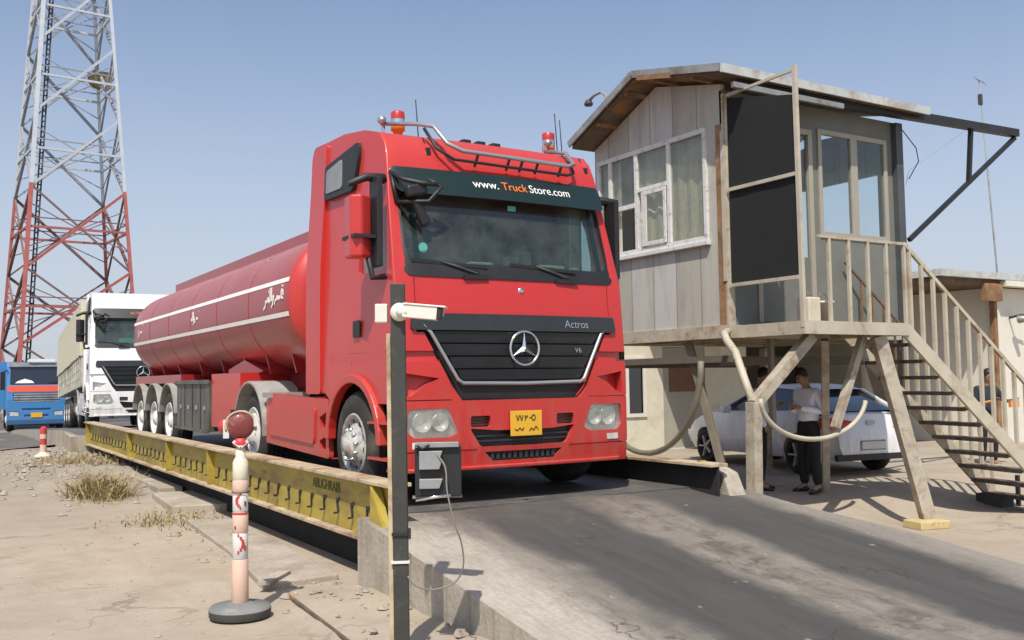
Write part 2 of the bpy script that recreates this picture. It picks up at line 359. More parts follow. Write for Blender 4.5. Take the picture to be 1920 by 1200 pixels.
# ------------------------------------------------------------------ mesh tools
class MB:
    def __init__(s): s.bm = bmesh.new(); s.mats = []
    def mi(s, m):
        if isinstance(m, str): m = M[m]
        if m not in s.mats: s.mats.append(m)
        return s.mats.index(m)
    def faces(s, vs, fs, mat, smooth=False):
        bv = [s.bm.verts.new(v) for v in vs]; k = s.mi(mat); out = []
        for f in fs:
            try:
                q = s.bm.faces.new([bv[i] for i in f]); q.material_index = k; q.smooth = smooth; out.append(q)
            except ValueError: pass
        return bv, out
    def box(s, x0, x1, y0, y1, z0, z1, mat, X=None):
        vs = [Vector((x, y, z)) for x in (x0, x1) for y in (y0, y1) for z in (z0, z1)]
        if X: vs = [X @ v for v in vs]
        s.faces(vs, [(0, 1, 3, 2), (4, 6, 7, 5), (0, 4, 5, 1), (2, 3, 7, 6), (0, 2, 6, 4), (1, 5, 7, 3)], mat)
    def bar(s, p0, p1, w, h, mat, up=(0, 0, 1)):
        p0 = Vector(p0); p1 = Vector(p1); d = (p1 - p0).normalized(); u = Vector(up)
        if abs(d.dot(u)) > .98: u = Vector((0, 1, 0))
        a = d.cross(u).normalized(); b = a.cross(d).normalized()
        vs = [p + a * sx * w / 2 + b * sy * h / 2 for p in (p0, p1) for sx, sy in ((-1, -1), (1, -1), (1, 1), (-1, 1))]
        s.faces(vs, [(3, 2, 1, 0), (4, 5, 6, 7), (0, 1, 5, 4), (1, 2, 6, 5), (2, 3, 7, 6), (3, 0, 4, 7)], mat)
    def tube(s, pts, r, mat, seg=8, caps=True, closed=False):
        pts = [Vector(p) for p in pts]; n = len(pts); rings = []
        rr = r if isinstance(r, (list, tuple)) else [r] * n
        u = None
        for i, p in enumerate(pts):
            if closed: d = pts[(i + 1) % n] - pts[i - 1]
            else: d = pts[min(i + 1, n - 1)] - pts[max(i - 1, 0)]
            d.normalize()
            if u is None:
                u = d.cross(Vector((0, 0, 1)))
                if u.length < .1: u = d.cross(Vector((0, 1, 0)))
                u.normalize()
            u = (u - d * u.dot(d)).normalized(); w = d.cross(u)
            rings.append([p + (u * math.cos(2 * PI * k / seg) + w * math.sin(2 * PI * k / seg)) * rr[i] for k in range(seg)])
        vs = [v for q in rings for v in q]; fs = []
        m = n if closed else n - 1
        for i in range(m):
            a = i * seg; b = ((i + 1) % n) * seg
            for k in range(seg): fs.append((a + k, a + (k + 1) % seg, b + (k + 1) % seg, b + k))
        if caps and not closed:
            fs.append(tuple(range(seg - 1, -1, -1))); fs.append(tuple((n - 1) * seg + k for k in range(seg)))
        s.faces(vs, fs, mat, True)
    def lathe(s, prof, mat, origin=(0, 0, 0), axis='z', seg=24, sx=1, sy=1, mats=None):
        """prof: list of (radius, height along axis)"""
        o = Vector(origin); vs = []; fs = []
        def P(r, h, a):
            c, t = r * math.cos(a) * sx, r * math.sin(a) * sy
            if axis == 'z': return o + Vector((c, t, h))
            if axis == 'y': return o + Vector((c, h, t))
            return o + Vector((h, c, t))
        for r, h in prof:
            for k in range(seg): vs.append(P(r, h, 2 * PI * k / seg))
        for i in range(len(prof) - 1):
            for k in range(seg):
                a = i * seg + k; b = i * seg + (k + 1) % seg
                fs.append((a, b, b + seg, a + seg) if axis != 'y' else (b, a, a + seg, b + seg))
        bv, out = s.faces(vs, fs, mat, True)
        if mats:
            for j, f in enumerate(out):
                q = mats[min(j // seg, len(mats) - 1)]
                if q: f.material_index = s.mi(q)
    def prism(s, poly, axis, a0, a1, mat, fn=None):
        """poly in the plane across axis, extruded a0..a1"""
        def P(u, v, a):
            p = {'x': (a, u, v), 'y': (u, a, v), 'z': (u, v, a)}[axis]
            return fn(*p) if fn else p
        n = len(poly); vs = [P(u, v, a0) for u, v in poly] + [P(u, v, a1) for u, v in poly]
        fs = [tuple(range(n)), tuple(range(2 * n - 1, n - 1, -1))] + [(i, i + n, (i + 1) % n + n, (i + 1) % n) for i in range(n)]
        s.faces(vs, fs, mat)
    def panel(s, S, outline, holes, d0, d1, mat, step=.15):
        """sheet with holes mapped by S(u, v, d), closed between depths d0 (front) and d1 (back)"""
        def dens(poly):
            out = []
            for i, a in enumerate(poly):
                b = poly[(i + 1) % len(poly)]; L = math.dist(a, b); k = max(1, int(L / step))
                for j in range(k): out.append((a[0] + (b[0] - a[0]) * j / k, a[1] + (b[1] - a[1]) * j / k))
            return out
        loops = [dens(outline)] + [dens(h) for h in holes]
        vs = []; es = []
        for lp in loops:
            b = len(vs); vs += [Vector(p) for p in lp]; es += [(b + i, b + (i + 1) % len(lp)) for i in range(len(lp))]
        def inside(p, poly):
            c = False; j = len(poly) - 1
            for i in range(len(poly)):
                (xi, yi), (xj, yj) = poly[i], poly[j]
                if (yi > p[1]) != (yj > p[1]) and p[0] < (xj - xi) * (p[1] - yi) / (yj - yi) + xi: c = not c
                j = i
            return c
        def ok(p): return inside(p, outline) and not any(inside(p, h) for h in holes)
        us = [p[0] for p in outline]; ws = [p[1] for p in outline]
        u = min(us) + step * .5
        def near(p):
            return any(abs(q[0] - p[0]) + abs(q[1] - p[1]) < step * .45 for lp in loops for q in lp)
        while u < max(us):
            w = min(ws) + step * .5
            while w < max(ws):
                if ok((u, w)) and not near((u, w)): vs.append(Vector((u, w)))
                w += step
            u += step
        r = geometry.delaunay_2d_cdt(vs, es, [], 0, 1e-6)
        V2, F2 = r[0], r[2]
        tris = []
        for f in F2:
            c = sum((V2[i] for i in f), Vector((0, 0))) / len(f)
            if ok((c.x, c.y)): tris.append(tuple(f))
        n = len(V2)
        P = [S(v.x, v.y, d0) for v in V2] + [S(v.x, v.y, d1) for v in V2]
        cnt = {}
        for f in tris:
            for i in range(len(f)):
                a, b = f[i], f[(i + 1) % len(f)]; cnt[(a, b)] = 1
        side = [(a, b, b + n, a + n) for (a, b) in cnt if (b, a) not in cnt]
        used = {i for f in tris for i in f}
        mp = {}; P3 = []
        for i in sorted(used): mp[i] = len(P3); P3.append(P[i])
        for i in sorted(used): mp[i + n] = len(P3); P3.append(P[i + n])
        fs = [tuple(mp[i] for i in reversed(f)) for f in tris] + [tuple(mp[i + n] for i in f) for f in tris] + [tuple(mp[i] for i in f) for f in side]
        s.faces(P3, fs, mat)
    def done(s, name, parent=None, bevel=0, smooth=None, seg=2, loc=None, clean=True):
        if clean: bmesh.ops.recalc_face_normals(s.bm, faces=s.bm.faces[:])
        me = bpy.data.meshes.new(name); s.bm.to_mesh(me); s.bm.free()
        for m in s.mats: me.materials.append(m)
        if smooth is not None:
            me.polygons.foreach_set('use_smooth', [True] * len(me.polygons)); me.set_sharp_from_angle(angle=R(smooth))
        o = bpy.data.objects.new(name, me); COL.objects.link(o)
        if parent: o.parent = parent
        if loc: o.location = loc
        if bevel:
            b = o.modifiers.new('bevel', 'BEVEL'); b.width = bevel; b.segments = seg; b.limit_method = 'ANGLE'; b.angle_limit = R(40)
            b.harden_normals = False
        return o

def tag(o, label=None, cat=None, group=None, kind=None):
    if label: o['label'] = label
    if cat: o['category'] = cat
    if group: o['group'] = group
    if kind: o['kind'] = kind
    return o

def thing(name, label, cat, loc=(0, 0, 0), rz=0, group=None, rot=None):
    o = bpy.data.objects.new(name, None); COL.objects.link(o); o.empty_display_size = .2
    o.location = loc; o.rotation_euler = rot if rot else (0, 0, rz)
    return tag(o, label, cat, group)

def kids(o): return [c for c in bpy.data.objects if c.parent == o]
def dup(o, parent=None, loc=None, label=None, group=None):
    c = o.copy(); COL.objects.link(c); c.parent = parent
    if loc is not None: c.location = loc
    if label: c['label'] = label
    if group: c['group'] = group
    for k in kids(o): dup(k, c)
    return c

def boolean(ob, cutters):
    for cu in cutters: cu.parent = ob.parent
    bpy.context.view_layer.update()
    for cu in cutters:
        m = ob.modifiers.new('cut', 'BOOLEAN'); m.operation = 'DIFFERENCE'; m.solver = 'EXACT'; m.object = cu
    dg = bpy.context.evaluated_depsgraph_get(); dg.update()
    me = bpy.data.meshes.new_from_object(ob.evaluated_get(dg))
    ob.modifiers.clear(); ob.data = me
    for cu in cutters: bpy.data.objects.remove(cu, do_unlink=True)

def text_mesh(txt, size, mat, ext=.002):
    cu = bpy.data.curves.new('lettering', 'FONT'); cu.body = txt; cu.size = size; cu.extrude = ext; cu.align_x = 'CENTER'; cu.align_y = 'CENTER'
    ob = bpy.data.objects.new('lettering', cu); COL.objects.link(ob)
    dg = bpy.context.evaluated_depsgraph_get(); dg.update()
    me = bpy.data.meshes.new_from_object(ob.evaluated_get(dg))
    bpy.data.objects.remove(ob, do_unlink=True)
    me.materials.clear(); me.materials.append(M[mat]); return me

def text_obj(txt, size, mat, parent, mtx, name='lettering', ext=.002, fn=None):
    me = text_mesh(txt, size, mat, ext)
    for v in me.vertices:
        p = mtx @ v.co
        v.co = fn(p) if fn else p
    o = bpy.data.objects.new(name, me); COL.objects.link(o); o.parent = parent
    return o

def smoothstep(a, b, x):
    t = max(0, min(1, (x - a) / (b - a))); return t * t * (3 - 2 * t)
def interp(T, x):
    if x <= T[0][0]: return T[0][1]
    for (a, p), (b, q) in zip(T, T[1:]):
        if x <= b: return p + (q - p) * (x - a) / (b - a)
    return T[-1][1]

# ------------------------------------------------------------------ camera, light, sky
YAW, PITCH, ROLL = R(31.4), R(3.54), R(-.82)
fwd = Vector((math.sin(YAW) * math.cos(PITCH), math.cos(YAW) * math.cos(PITCH), math.sin(PITCH)))
rt0 = Vector((math.cos(YAW), -math.sin(YAW), 0)); up0 = rt0.cross(fwd)
rt = rt0 * math.cos(ROLL) + up0 * math.sin(ROLL); up = -rt0 * math.sin(ROLL) + up0 * math.cos(ROLL)
cam = bpy.data.cameras.new('camera'); cam.sensor_width = 36; cam.lens = 36 * 1809 / 1920; cam.clip_end = 6000; cam.clip_start = .05
co = bpy.data.objects.new('camera', cam); COL.objects.link(co)
co.matrix_world = Matrix((( rt.x, up.x, -fwd.x, 0), (rt.y, up.y, -fwd.y, 0), (rt.z, up.z, -fwd.z, 1.65), (0, 0, 0, 1)))
sc.camera = co
SUN_EL, SUN_AZ = 56, 39      # azimuth the light travels towards, from +Y towards +X
sun = bpy.data.lights.new('sun', 'SUN'); sun.energy = 4.8; sun.angle = R(.6); sun.color = (1, .945, .86)
so = bpy.data.objects.new('sun', sun); COL.objects.link(so)
sd = Vector((math.sin(R(SUN_AZ)) * math.cos(R(SUN_EL)), math.cos(R(SUN_AZ)) * math.cos(R(SUN_EL)), -math.sin(R(SUN_EL))))
so.rotation_euler = sd.to_track_quat('-Z', 'Y').to_euler(); so.location = (0, -5, 20)
w = bpy.data.worlds.new('World'); sc.world = w; w.use_nodes = True
nt = w.node_tree; bg = nt.nodes['Background']
sky = nt.nodes.new('ShaderNodeTexSky'); sky.sky_type = 'NISHITA'; sky.sun_disc = False
sky.sun_elevation = R(SUN_EL); sky.sun_rotation = R(180 + SUN_AZ)
sky.altitude = 300; sky.air_density = 1.0; sky.dust_density = 2.2; sky.ozone_density = 2.6
tcw = nt.nodes.new('ShaderNodeTexCoord'); spw = nt.nodes.new('ShaderNodeSeparateXYZ'); nt.links.new(tcw.outputs['Generated'], spw.inputs[0])
hz = nt.nodes.new('ShaderNodeMapRange'); hz.interpolation_type = 'SMOOTHERSTEP'; hz.inputs[1].default_value = -.12; hz.inputs[2].default_value = .52; hz.inputs[3].default_value = .92; hz.inputs[4].default_value = .09
nt.links.new(spw.outputs['Z'], hz.inputs[0])
hazy = mix(nt, hz.outputs[0], sky.outputs[0], (4.1, 4.35, 4.95))
nt.links.new(hazy, bg.inputs['Color']); bg.inputs['Strength'].default_value = .148
sc.view_settings.view_transform = 'Standard'; sc.view_settings.look = 'None'; sc.view_settings.exposure = 0; sc.view_settings.gamma = 1

# ------------------------------------------------------------------ terrain
RAMP_T = [(-1, .012), (3.2, .015), (4, .06), (4.8, .16), (5.6, .28), (6.4, .39), (7.0, .49), (7.46, .543)]
REAR_T = [(23.7, .54), (26, .57), (30, .43), (36, .22), (40, .08), (43, -.1)]
def lump(x, y):
    return (math.sin(x * 2.1 + y * 1.3) * .5 + math.sin(x * 5.3 - y * 3.7 + 1) * .3 + math.sin(y * 7.1 + x * 2.2) * .2)
def gh(x, y):
    h = -.30 * smoothstep(7.8, 10.2, x) * smoothstep(9.7, 8.3, y) * smoothstep(2, 5, y)
    h -= .35 * smoothstep(34, 50, y) * (1 if y < 200 else 1)
    # rubble bank beside the far half of the platform
    h += smoothstep(14, 19, y) * smoothstep(30, 24, y) * smoothstep(.3, 2.6, x) * smoothstep(4.2, 3.1, x) * (.16 + .07 * lump(x * 1.7, y * 1.7))
    h += .015 * lump(x * .8, y * .8) * smoothstep(6, 9, y) * (1 if x < 3.1 else 0)
    h += .035 * smoothstep(2.2, 2.5, x) * smoothstep(3.15, 3.0, x) * smoothstep(4.6, 5, y) * smoothstep(7.6, 7.0, y) * (1 + lump(x * 3, y * 3))
    # ground sunk under the deck, shaped to keep that gap in shade
    if 3.75 < x < 6.2 and 8.2 < y < 23.3: h -= .45
    return h
def axis(lo, hi, fine):
    out = []; x = fine[0]
    while x <= fine[1]: out.append(x); x += fine[2]
    s = fine[2]; x = fine[1]
    while x < hi: s *= 1.35; x += s; out.append(min(x, hi))
    s = fine[2]; x = fine[0]
    while x > lo: s *= 1.35; x -= s; out.insert(0, max(x, lo))
    return out
xs = axis(-3000, 3000, (-1, 14, .18)); ys = axis(-3000, 5000, (2, 30, .22))
mb = MB()
mb.faces([(x, y, gh(x, y)) for y in ys for x in xs],
         [(j * len(xs) + i, j * len(xs) + i + 1, (j + 1) * len(xs) + i + 1, (j + 1) * len(xs) + i) for j in range(len(ys) - 1) for i in range(len(xs) - 1)], 'ground', True)
tag(mb.done('ground', clean=False), kind='structure')

# far road where the trucks queue
mb = MB(); rx = [-60, -20, -8, -2, 1, 3, 5, 7, 10, 14, 20]; ry = [27.2 + i * 1.1 for i in range(50)]
def road_edge(x): return 0
V = [(x, y + .9 * math.sin(x * .7) * (1 if y < 28 else 0), gh(x, y) + .012) for y in ry for x in rx]
mb.faces(V, [(j * len(rx) + i, j * len(rx) + i + 1, (j + 1) * len(rx) + i + 1, (j + 1) * len(rx) + i) for j in range(len(ry) - 1) for i in range(len(rx) - 1)], 'asphalt', True)
tag(mb.done('road', clean=False), kind='structure')

# approach ramps
def make_ramp(name, T, x0, x1f, y0, y1, mat, step=.2):
    mb = MB(); yy = []; y = y0
    while y < y1 - 1e-6: yy.append(y); y += step
    yy.append(y1); nx = 22
    V = []
    for y in yy:
        for i in range(nx + 1):
            t = i / nx; x1 = x1f(y); x = x0 + (x1 - x0) * t
            z = interp(T, y)
            V.append((x, y, z + (.012 * lump(x * 1.3, y * 1.3) if 0 < i < nx else 0)))
    mb.faces(V, [(j * (nx + 1) + i, j * (nx + 1) + i + 1, (j + 1) * (nx + 1) + i + 1, (j + 1) * (nx + 1) + i) for j in range(len(yy) - 1) for i in range(nx)], mat, True)
    for i in (0, nx):
        vs = []; 
        for j, y in enumerate(yy):
            p = V[j * (nx + 1) + i]; vs.append(p); vs.append((p[0], p[1], -.6))
        mb.faces(vs, [(2 * j, 2 * j + 1, 2 * j + 3, 2 * j + 2) for j in range(len(yy) - 1)], 'conc')
    for j in (0, len(yy) - 1):
        vs = []
        for i in range(nx + 1):
            p = V[j * (nx + 1) + i]; vs.append(p); vs.append((p[0], p[1], -.6))
        mb.faces(vs, [(2 * k, 2 * k + 1, 2 * k + 3, 2 * k + 2) for k in range(nx)], 'conc')
    return tag(mb.done(name), kind='structure')
make_ramp('ramp', RAMP_T, 3.05, lambda y: 7.1 + .38 * smoothstep(7.3, 5.0, y) + .15 * smoothstep(5, 3, y), -1, 7.46, 'ramp')
make_ramp('rear_ramp', REAR_T, 3.0, lambda y: 6.9, 23.68, 43, 'asphalt', .6)
# far hill
mb = MB(); n = 26; vs = []
for i in range(n + 1):
    x = -60 + i * 5.2; y = 250
    z = 5.2 * (math.sin(PI * min(1, max(0, i / n))) ** .6) * (1 + .06 * math.sin(i * 1.7))
    vs += [(x, y - 25, -.4), (x, y, z), (x, y + 60, -.4)]
mb.faces(vs, [(3 * i + k, 3 * i + 3 + k, 3 * i + 4 + k, 3 * i + 1 + k) for i in range(n) for k in (0, 1)], 'dune', True)
tag(mb.done('hills'), kind='structure')

# ------------------------------------------------------------------ truck wheels
def make_wheel(parent, loc, side, kind='front', r=.50, wdt=.30, name='wheel'):
    """side -1: outer face towards -x"""
    t = bpy.data.objects.new(name, None); COL.objects.link(t); t.parent = parent; t.location = loc; t.empty_display_size = .1
    s = side
    mb = MB()
    prof = [(.29 * r / .5, 0.02), (.33 * r / .5, 0), (.42 * r / .5, .01), (.47 * r / .5, .03), (r, .07), (r - .012, .10), (r, .105), (r, .145), (r - .012, .15), (r, .16), (r, .2), (r - .012, .205), (r, .215), (r, .25), (.46 * r / .5, wdt), (.3 * r / .5, wdt)]
    mb.lathe([(a, -s * 0 + (h - 0) * (-s) * -1 * -1) for a, h in prof] if False else [(a, (h if s < 0 else -h)) for a, h in prof], 'rubber', axis='x', seg=36)
    mb.done('tyre', t)
    mb = MB(); q = r / .5; sg = 1 if s < 0 else -1
    if kind == 'front':
        pr = [(.30, .02), (.285, .0), (.27, .02), (.262, .07), (.24, .075), (.20, .03), (.165, .0), (.13, -.02), (.12, -.05), (.075, -.055), (.07, -.09), (.0, -.095)]
    elif kind == 'drive':
        pr = [(.30, .02), (.285, .0), (.27, .03), (.25, .05), (.2, .0), (.15, -.03), (.10, -.06), (.0, -.065)]
    else:
        pr = [(.30, .02), (.285, .0), (.27, .02), (.26, .1), (.20, .13), (.14, .13), (.13, .03), (.09, .0), (.0, -.01)]
    mb.lathe([(a * q, h * sg) for a, h in pr], 'rim' if kind == 'front' else 'rim_white', axis='x', seg=30)
    for k in range(10):
        a = 2 * PI * k / 10 + .2
        if kind == 'front':
            c = Vector((.045 * sg, .215 * q * math.cos(a), .215 * q * math.sin(a)))
            mb.lathe([(.0, -.018 * sg), (.027, -.018 * sg)], 'black_plastic', origin=c, axis='x', seg=10)
            c = Vector((-.03 * sg, .145 * q * math.cos(a + .3), .145 * q * math.sin(a + .3)))
            mb.lathe([(.0, -.02 * sg), (.013, -.02 * sg), (.015, .02 * sg)], 'chrome', origin=c, axis='x', seg=8)
        else:
            c = Vector((.11 * sg if kind == 'trailer' else .0, .165 * q * math.cos(a), .165 * q * math.sin(a)))
            mb.lathe([(.0, -.02 * sg), (.015, -.02 * sg), (.017, .01 * sg)], 'cabinet', origin=c, axis='x', seg=8)
    mb.done('rim', t)
    return t

# ------------------------------------------------------------------ tractor cab
W = 1.25; RC = .15
LT = [(0, .05), (.28, .03), (.5, .0), (1.15, .0), (1.65, .04), (2.05, .08), (2.8, .30), (3.0, .35), (3.18, .40), (3.31, .46), (3.42, .58), (3.52, .95), (3.6, 1.5)]
def Fy(x, z):
    y = interp(LT, z) + .07 * (x / W) ** 2
    t = min(max(abs(x) - (W - RC), 0), RC)
    return y + RC - math.sqrt(max(RC * RC - t * t, 0))
def SF(off=0):
    return lambda x, z, d: (x, Fy(x, z) + d + off, z)
def flat_side(sx):
    return lambda y, z, d: (sx * (W - d), y, z)

def rounded(poly, r=.04, n=3):
    out = []
    N = len(poly)
    for i in range(N):
        p = Vector(poly[i]); a = Vector(poly[i - 1]); b = Vector(poly[(i + 1) % N])
        da = (a - p); db = (b - p); k = min(r, da.length * .45, db.length * .45)
        s = p + da.normalized() * k; e = p + db.normalized() * k
        for j in range(n + 1):
            t = j / n; q = s * (1 - t) ** 2 + p * 2 * t * (1 - t) + e * t * t; out.append((q.x, q.y))
    return out

def sym(p): return [(-x, z) for x, z in reversed(p)]

GRILLE_OUT = [(-1.04, 1.68), (-1.06, 1.53), (-.99, 1.53), (-.74, 1.05), (-.64, .92), (.64, .92), (.74, 1.05), (.99, 1.53), (1.06, 1.53), (1.04, 1.68)]
HEAD_L = [(-1.16, .85), (-.78, .855), (-.68, .64), (-.76, .60), (-1.10, .60), (-1.17, .66)]
WIND = [(-1.10, 2.14), (1.10, 2.14), (1.13, 2.30), (1.12, 2.84), (-1.12, 2.84), (-1.13, 2.30)]
VENT_L = [(-1.18, 1.17), (-.86, 1.12), (-.98, 1.07), (-1.12, .97), (-1.18, .96)]
SLOT_L = [(-.56, .78), (-.36, .78), (-.36, .68), (-.56, .68)]
INTAKE = [(-.57, .67), (-.30, .645), (.30, .645), (.57, .67), (.46, .50), (-.46, .50)]
LOWM = [(-.42, .455), (.42, .455), (.33, .37), (-.33, .37)]
DOORWIN = [(.38, 2.12), (1.02, 2.12), (1.02, 2.78), (.62, 2.82), (.50, 2.62)]

def make_tractor(root, paint, dark_visor, details=True, roof_lamps=True, side_skirt=True):
    P = M[paint]
    # --- cab shell
    mb = MB()
    prof = [(0.03, .30), (0, .5), (0, 1.15), (.04, 1.65), (.08, 2.05), (.30, 2.8), (.35, 3.0), (.40, 3.18), (.46, 3.31), (.58, 3.42), (.95, 3.52), (1.5, 3.60), (2.25, 3.63), (2.25, 1.02), (1.85, .98), (1.85, .34), (.6, .30)]
    NX = 16; vs = []; n = len(prof)
    for i in range(NX + 1):
        x = -W + 2 * W * i / NX
        vs += [(x, y, z) for y, z in prof]
    fs = [(i * n + j, i * n + (j + 1) % n, (i + 1) * n + (j + 1) % n, (i + 1) * n + j) for i in range(NX) for j in range(n)]
    fs += [tuple(range(n - 1, -1, -1)), tuple(NX * n + j for j in range(n))]
    bv, _ = mb.faces(vs, fs, P)
    bm = mb.bm
    bmesh.ops.recalc_face_normals(bm, faces=bm.faces[:])
    ed = [e for e in bm.edges if len(e.link_faces) == 2 and e.calc_face_angle(0) > R(60) and e.verts[0].co.z > .33]
    lo_e = [e for e in ed if max(v.co.z for v in e.verts) < 3.33 or e.verts[0].co.z < 3.33]
    hi_e = [e for e in ed if e not in lo_e]
    bmesh.ops.bevel(bm, geom=lo_e, offset=RC, segments=5, profile=.5, affect='EDGES', clamp_overlap=True)
    hi_e = [e for e in bm.edges if e.is_valid and len(e.link_faces) == 2 and e.calc_face_angle(0) > R(60) and min(v.co.z for v in e.verts) > 3.3 and abs(e.verts[0].co.x) > W - .01 and abs(e.verts[1].co.x) > W - .01]
    if hi_e: bmesh.ops.bevel(bm, geom=hi_e, offset=.08, segments=4, profile=.5, affect='EDGES', clamp_overlap=True)
    for v in bm.verts:
        fade = max(0, 1 - max(0, v.co.y) / 1.2)
        v.co.y += .07 * min(1, (v.co.x / W) ** 2) * fade
        # the roof draws in towards the top
        k = smoothstep(2.0, 3.6, v.co.z); v.co.x *= 1 - .07 * k
    body = mb.done('cab', root)
    cut = []
    def cutter(fn):
        m = MB(); fn(m); cut.append(m.done('cut'))
    cutter(lambda m: m.panel(SF(), rounded(WIND, .07), [], -.6, .05, P, .2))
    # passenger space
    cutter(lambda m: m.box(-1.08, 1.08, .40, 1.75, 1.78, 3.05, P))
    cutter(lambda m: m.panel(SF(), [(x * .97, z - .02 if z > 2.5 else z + .03) for x, z in WIND], [], -.3, .7, P, .3))
    cutter(lambda m: m.panel(SF(), GRILLE_OUT, [], -.3, .10, P, .2))
    for f in (lambda p: p, sym):
        cutter(lambda m: m.panel(SF(), rounded(f(HEAD_L), .03), [], -.3, .09, P, .2))
        cutter(lambda m: m.panel(SF(), f(VENT_L), [], -.3, .08, P, .2))
        cutter(lambda m: m.panel(SF(), rounded(f(SLOT_L), .02), [], -.3, .07, P, .2))
    cutter(lambda m: m.panel(SF(), rounded(INTAKE, .03), [], -.3, .08, P, .2))
    cutter(lambda m: m.panel(SF(), LOWM, [], -.3, .05, P, .2))
    # bumper crease
    cutter(lambda m: m.panel(SF(), [(-1.4, .484), (-.5, .484), (-.5, .472), (-1.4, .472)], [], -.3, .015, P, .2))
    cutter(lambda m: m.panel(SF(), [(.5, .484), (1.4, .484), (1.4, .472), (.5, .472)], [], -.3, .015, P, .2))
    cutter(lambda m: m.panel(SF(), [(-1.4, 1.365), (-.88, 1.365), (-.86, 1.27), (-1.4, 1.27)], [], -.3, .03, P, .2))
    cutter(lambda m: m.panel(SF(), [(.88, 1.365), (1.4, 1.365), (1.4, 1.27), (.86, 1.27)], [], -.3, .03, P, .2))
    for sx in (-1, 1):
        cutter(lambda m: m.panel(SF(), [(sx * 1.055, 1.715), (sx * 1.065, 1.715), (sx * 1.065, 2.01), (sx * 1.055, 2.01)][::sx], [], -.3, .012, P, .2))
        cutter(lambda m: m.panel(SF(), [(sx * .75, .925), (sx * 1.4, .925), (sx * 1.4, .933), (sx * .75, .933)][::sx], [], -.3, .014, P, .2))
    arch = [(1.05 + .60 * math.cos(a), .53 + .56 * math.sin(a)) for a in [PI * k / 14 for k in range(15)]] + [(.45, .1), (1.65, .1)]
    for sx in (-1, 1):
        cutter(lambda m: m.prism(arch, 'x', sx * .75, sx * 1.6, P))
        cutter(lambda m: m.prism([(.30, .90), (.66, .90), (.62, .2), (.22, .2)], 'x', sx * 1.0, sx * 1.6, P))   # step recess
        cutter(lambda m: m.prism(rounded(DOORWIN, .05), 'x', sx * .9, sx * 1.6, P))
        # door seams and side crease grooves
        cutter(lambda m: m.prism([(.33, 1.285), (1.72, 1.285), (1.72, 1.375), (.33, 1.375)], 'x', sx * (W - .014), sx * 1.6, P))
        cutter(lambda m: m.box(*(sorted((sx * (W - .012), sx * 1.6))), 1.12, 1.135, 1.25, 2.95, P))
        cutter(lambda m: m.box(*(sorted((sx * (W - .012), sx * 1.6))), .35, 1.12, 1.50, 1.512, P))
        cutter(lambda m: m.prism(rounded([(1.25, 1.62), (1.85, 1.62), (1.85, 2.16), (1.25, 2.16)], .05), 'x', sx * (W - .008), sx * 1.6, P))
    boolean(body, cut)
    me = body.data
    me.polygons.foreach_set('use_smooth', [True] * len(me.polygons)); me.set_sharp_from_angle(angle=R(28))
    # --- wheel arch lips
    for sx in (-1, 1):
        mb = MB(); mi, mo = [], []
        for k in range(17):
            a = PI * k / 16; mi.append((1.05 + .60 * math.cos(a), .53 + .56 * math.sin(a))); mo.append((1.05 + .68 * math.cos(a), .53 + .645 * math.sin(a)))
        poly = [(1.73, .34), *mo, (.40, .53), (.45, .53)] + mi[::-1][1:] + [(1.65, .34)]
        poly = mo + mi[::-1]
        mb.prism(poly, 'x', sx * (W - .05), sx * (W + .045), P)
        mb.done('wheel_arch', root, bevel=.012)
        mb = MB()
        for z in (.74, .42):
            mb.box(*sorted((sx * 1.03, sx * 1.285)), .24, .66, z - .02, z, 'grey_fin' if False else paint)
        mb.box(*sorted((sx * 1.03, sx * 1.05)), .24, .64, .32, .90, 'black_plastic')
        mb.done('step', root)
    # --- inside of the cab
    mb = MB()
    mb.box(-1.05, 1.05, .36, .66, 1.9, 2.20, 'dash')
    mb.done('dashboard', root, bevel=.04)
    for sx in (-.55, .5):
        mb = MB(); mb.box(sx - .26, sx + .26, 1.05, 1.55, 1.79, 2.0, 'interior'); mb.box(sx - .25, sx + .25, 1.42, 1.6, 1.95, 2.62, 'interior'); mb.box(sx - .14, sx + .14, 1.4, 1.55, 2.63, 2.84, 'interior')
        mb.done('seat', root, bevel=.05)
    mb = MB(); mb.lathe([(.0, 0), (.03, 0)], 'black_plastic', seg=8)
    pts = [(-.55 + .22 * math.cos(a), .72 + .08 * math.sin(a), 2.27 + .2 * math.sin(a)) for a in [2 * PI * k / 20 for k in range(20)]]
    pts = [(-p[0], p[1], p[2]) for p in pts]
    mb.tube(pts, .016, 'black_plastic', closed=True); mb.bar((.55, .72, 2.25), (.55, .6, 2.1), .05, .05, 'black_plastic')
    mb.done('steering_wheel', root)
    if details:
        mb = MB(); N = 14; vs = []
        for i in range(N + 1):
            y = .52 + .42 * i / N; x = 1.05 + .018 * math.sin(i * 2.6); vs += [(x, y, 2.18), (x, y, 2.86)]
        mb.faces(vs, [(2 * i, 2 * i + 1, 2 * i + 3, 2 * i + 2) for i in range(N)], 'curtain')
        mb.box(.88, 1.0, .50, .515, 2.2, 2.86, 'curtain')
        mb.done('curtain', root)
        mb = MB()
        for (x, z, a, h) in [(-.72, 2.2, .2, .05), (.15, 2.2, .15, .10), (.32, 2.2, .1, .16), (.62, 2.2, .3, .04), (-.2, 2.2, .25, .03)]:
            mb.box(x - a / 2, x + a / 2, .42, .50, z, z + h, 'curtain' if a > .22 else 'dash')
        mb.done('dashboard_clutter', root, bevel=.01)
    # --- glass and rubber surround
    mb = MB(); wi = [(x * .985, z) for x, z in WIND]
    mb.panel(SF(), rounded(wi, .07), [], .012, .018, 'windscreen', .12); mb.done('windscreen', root, smooth=40)
    mb = MB()
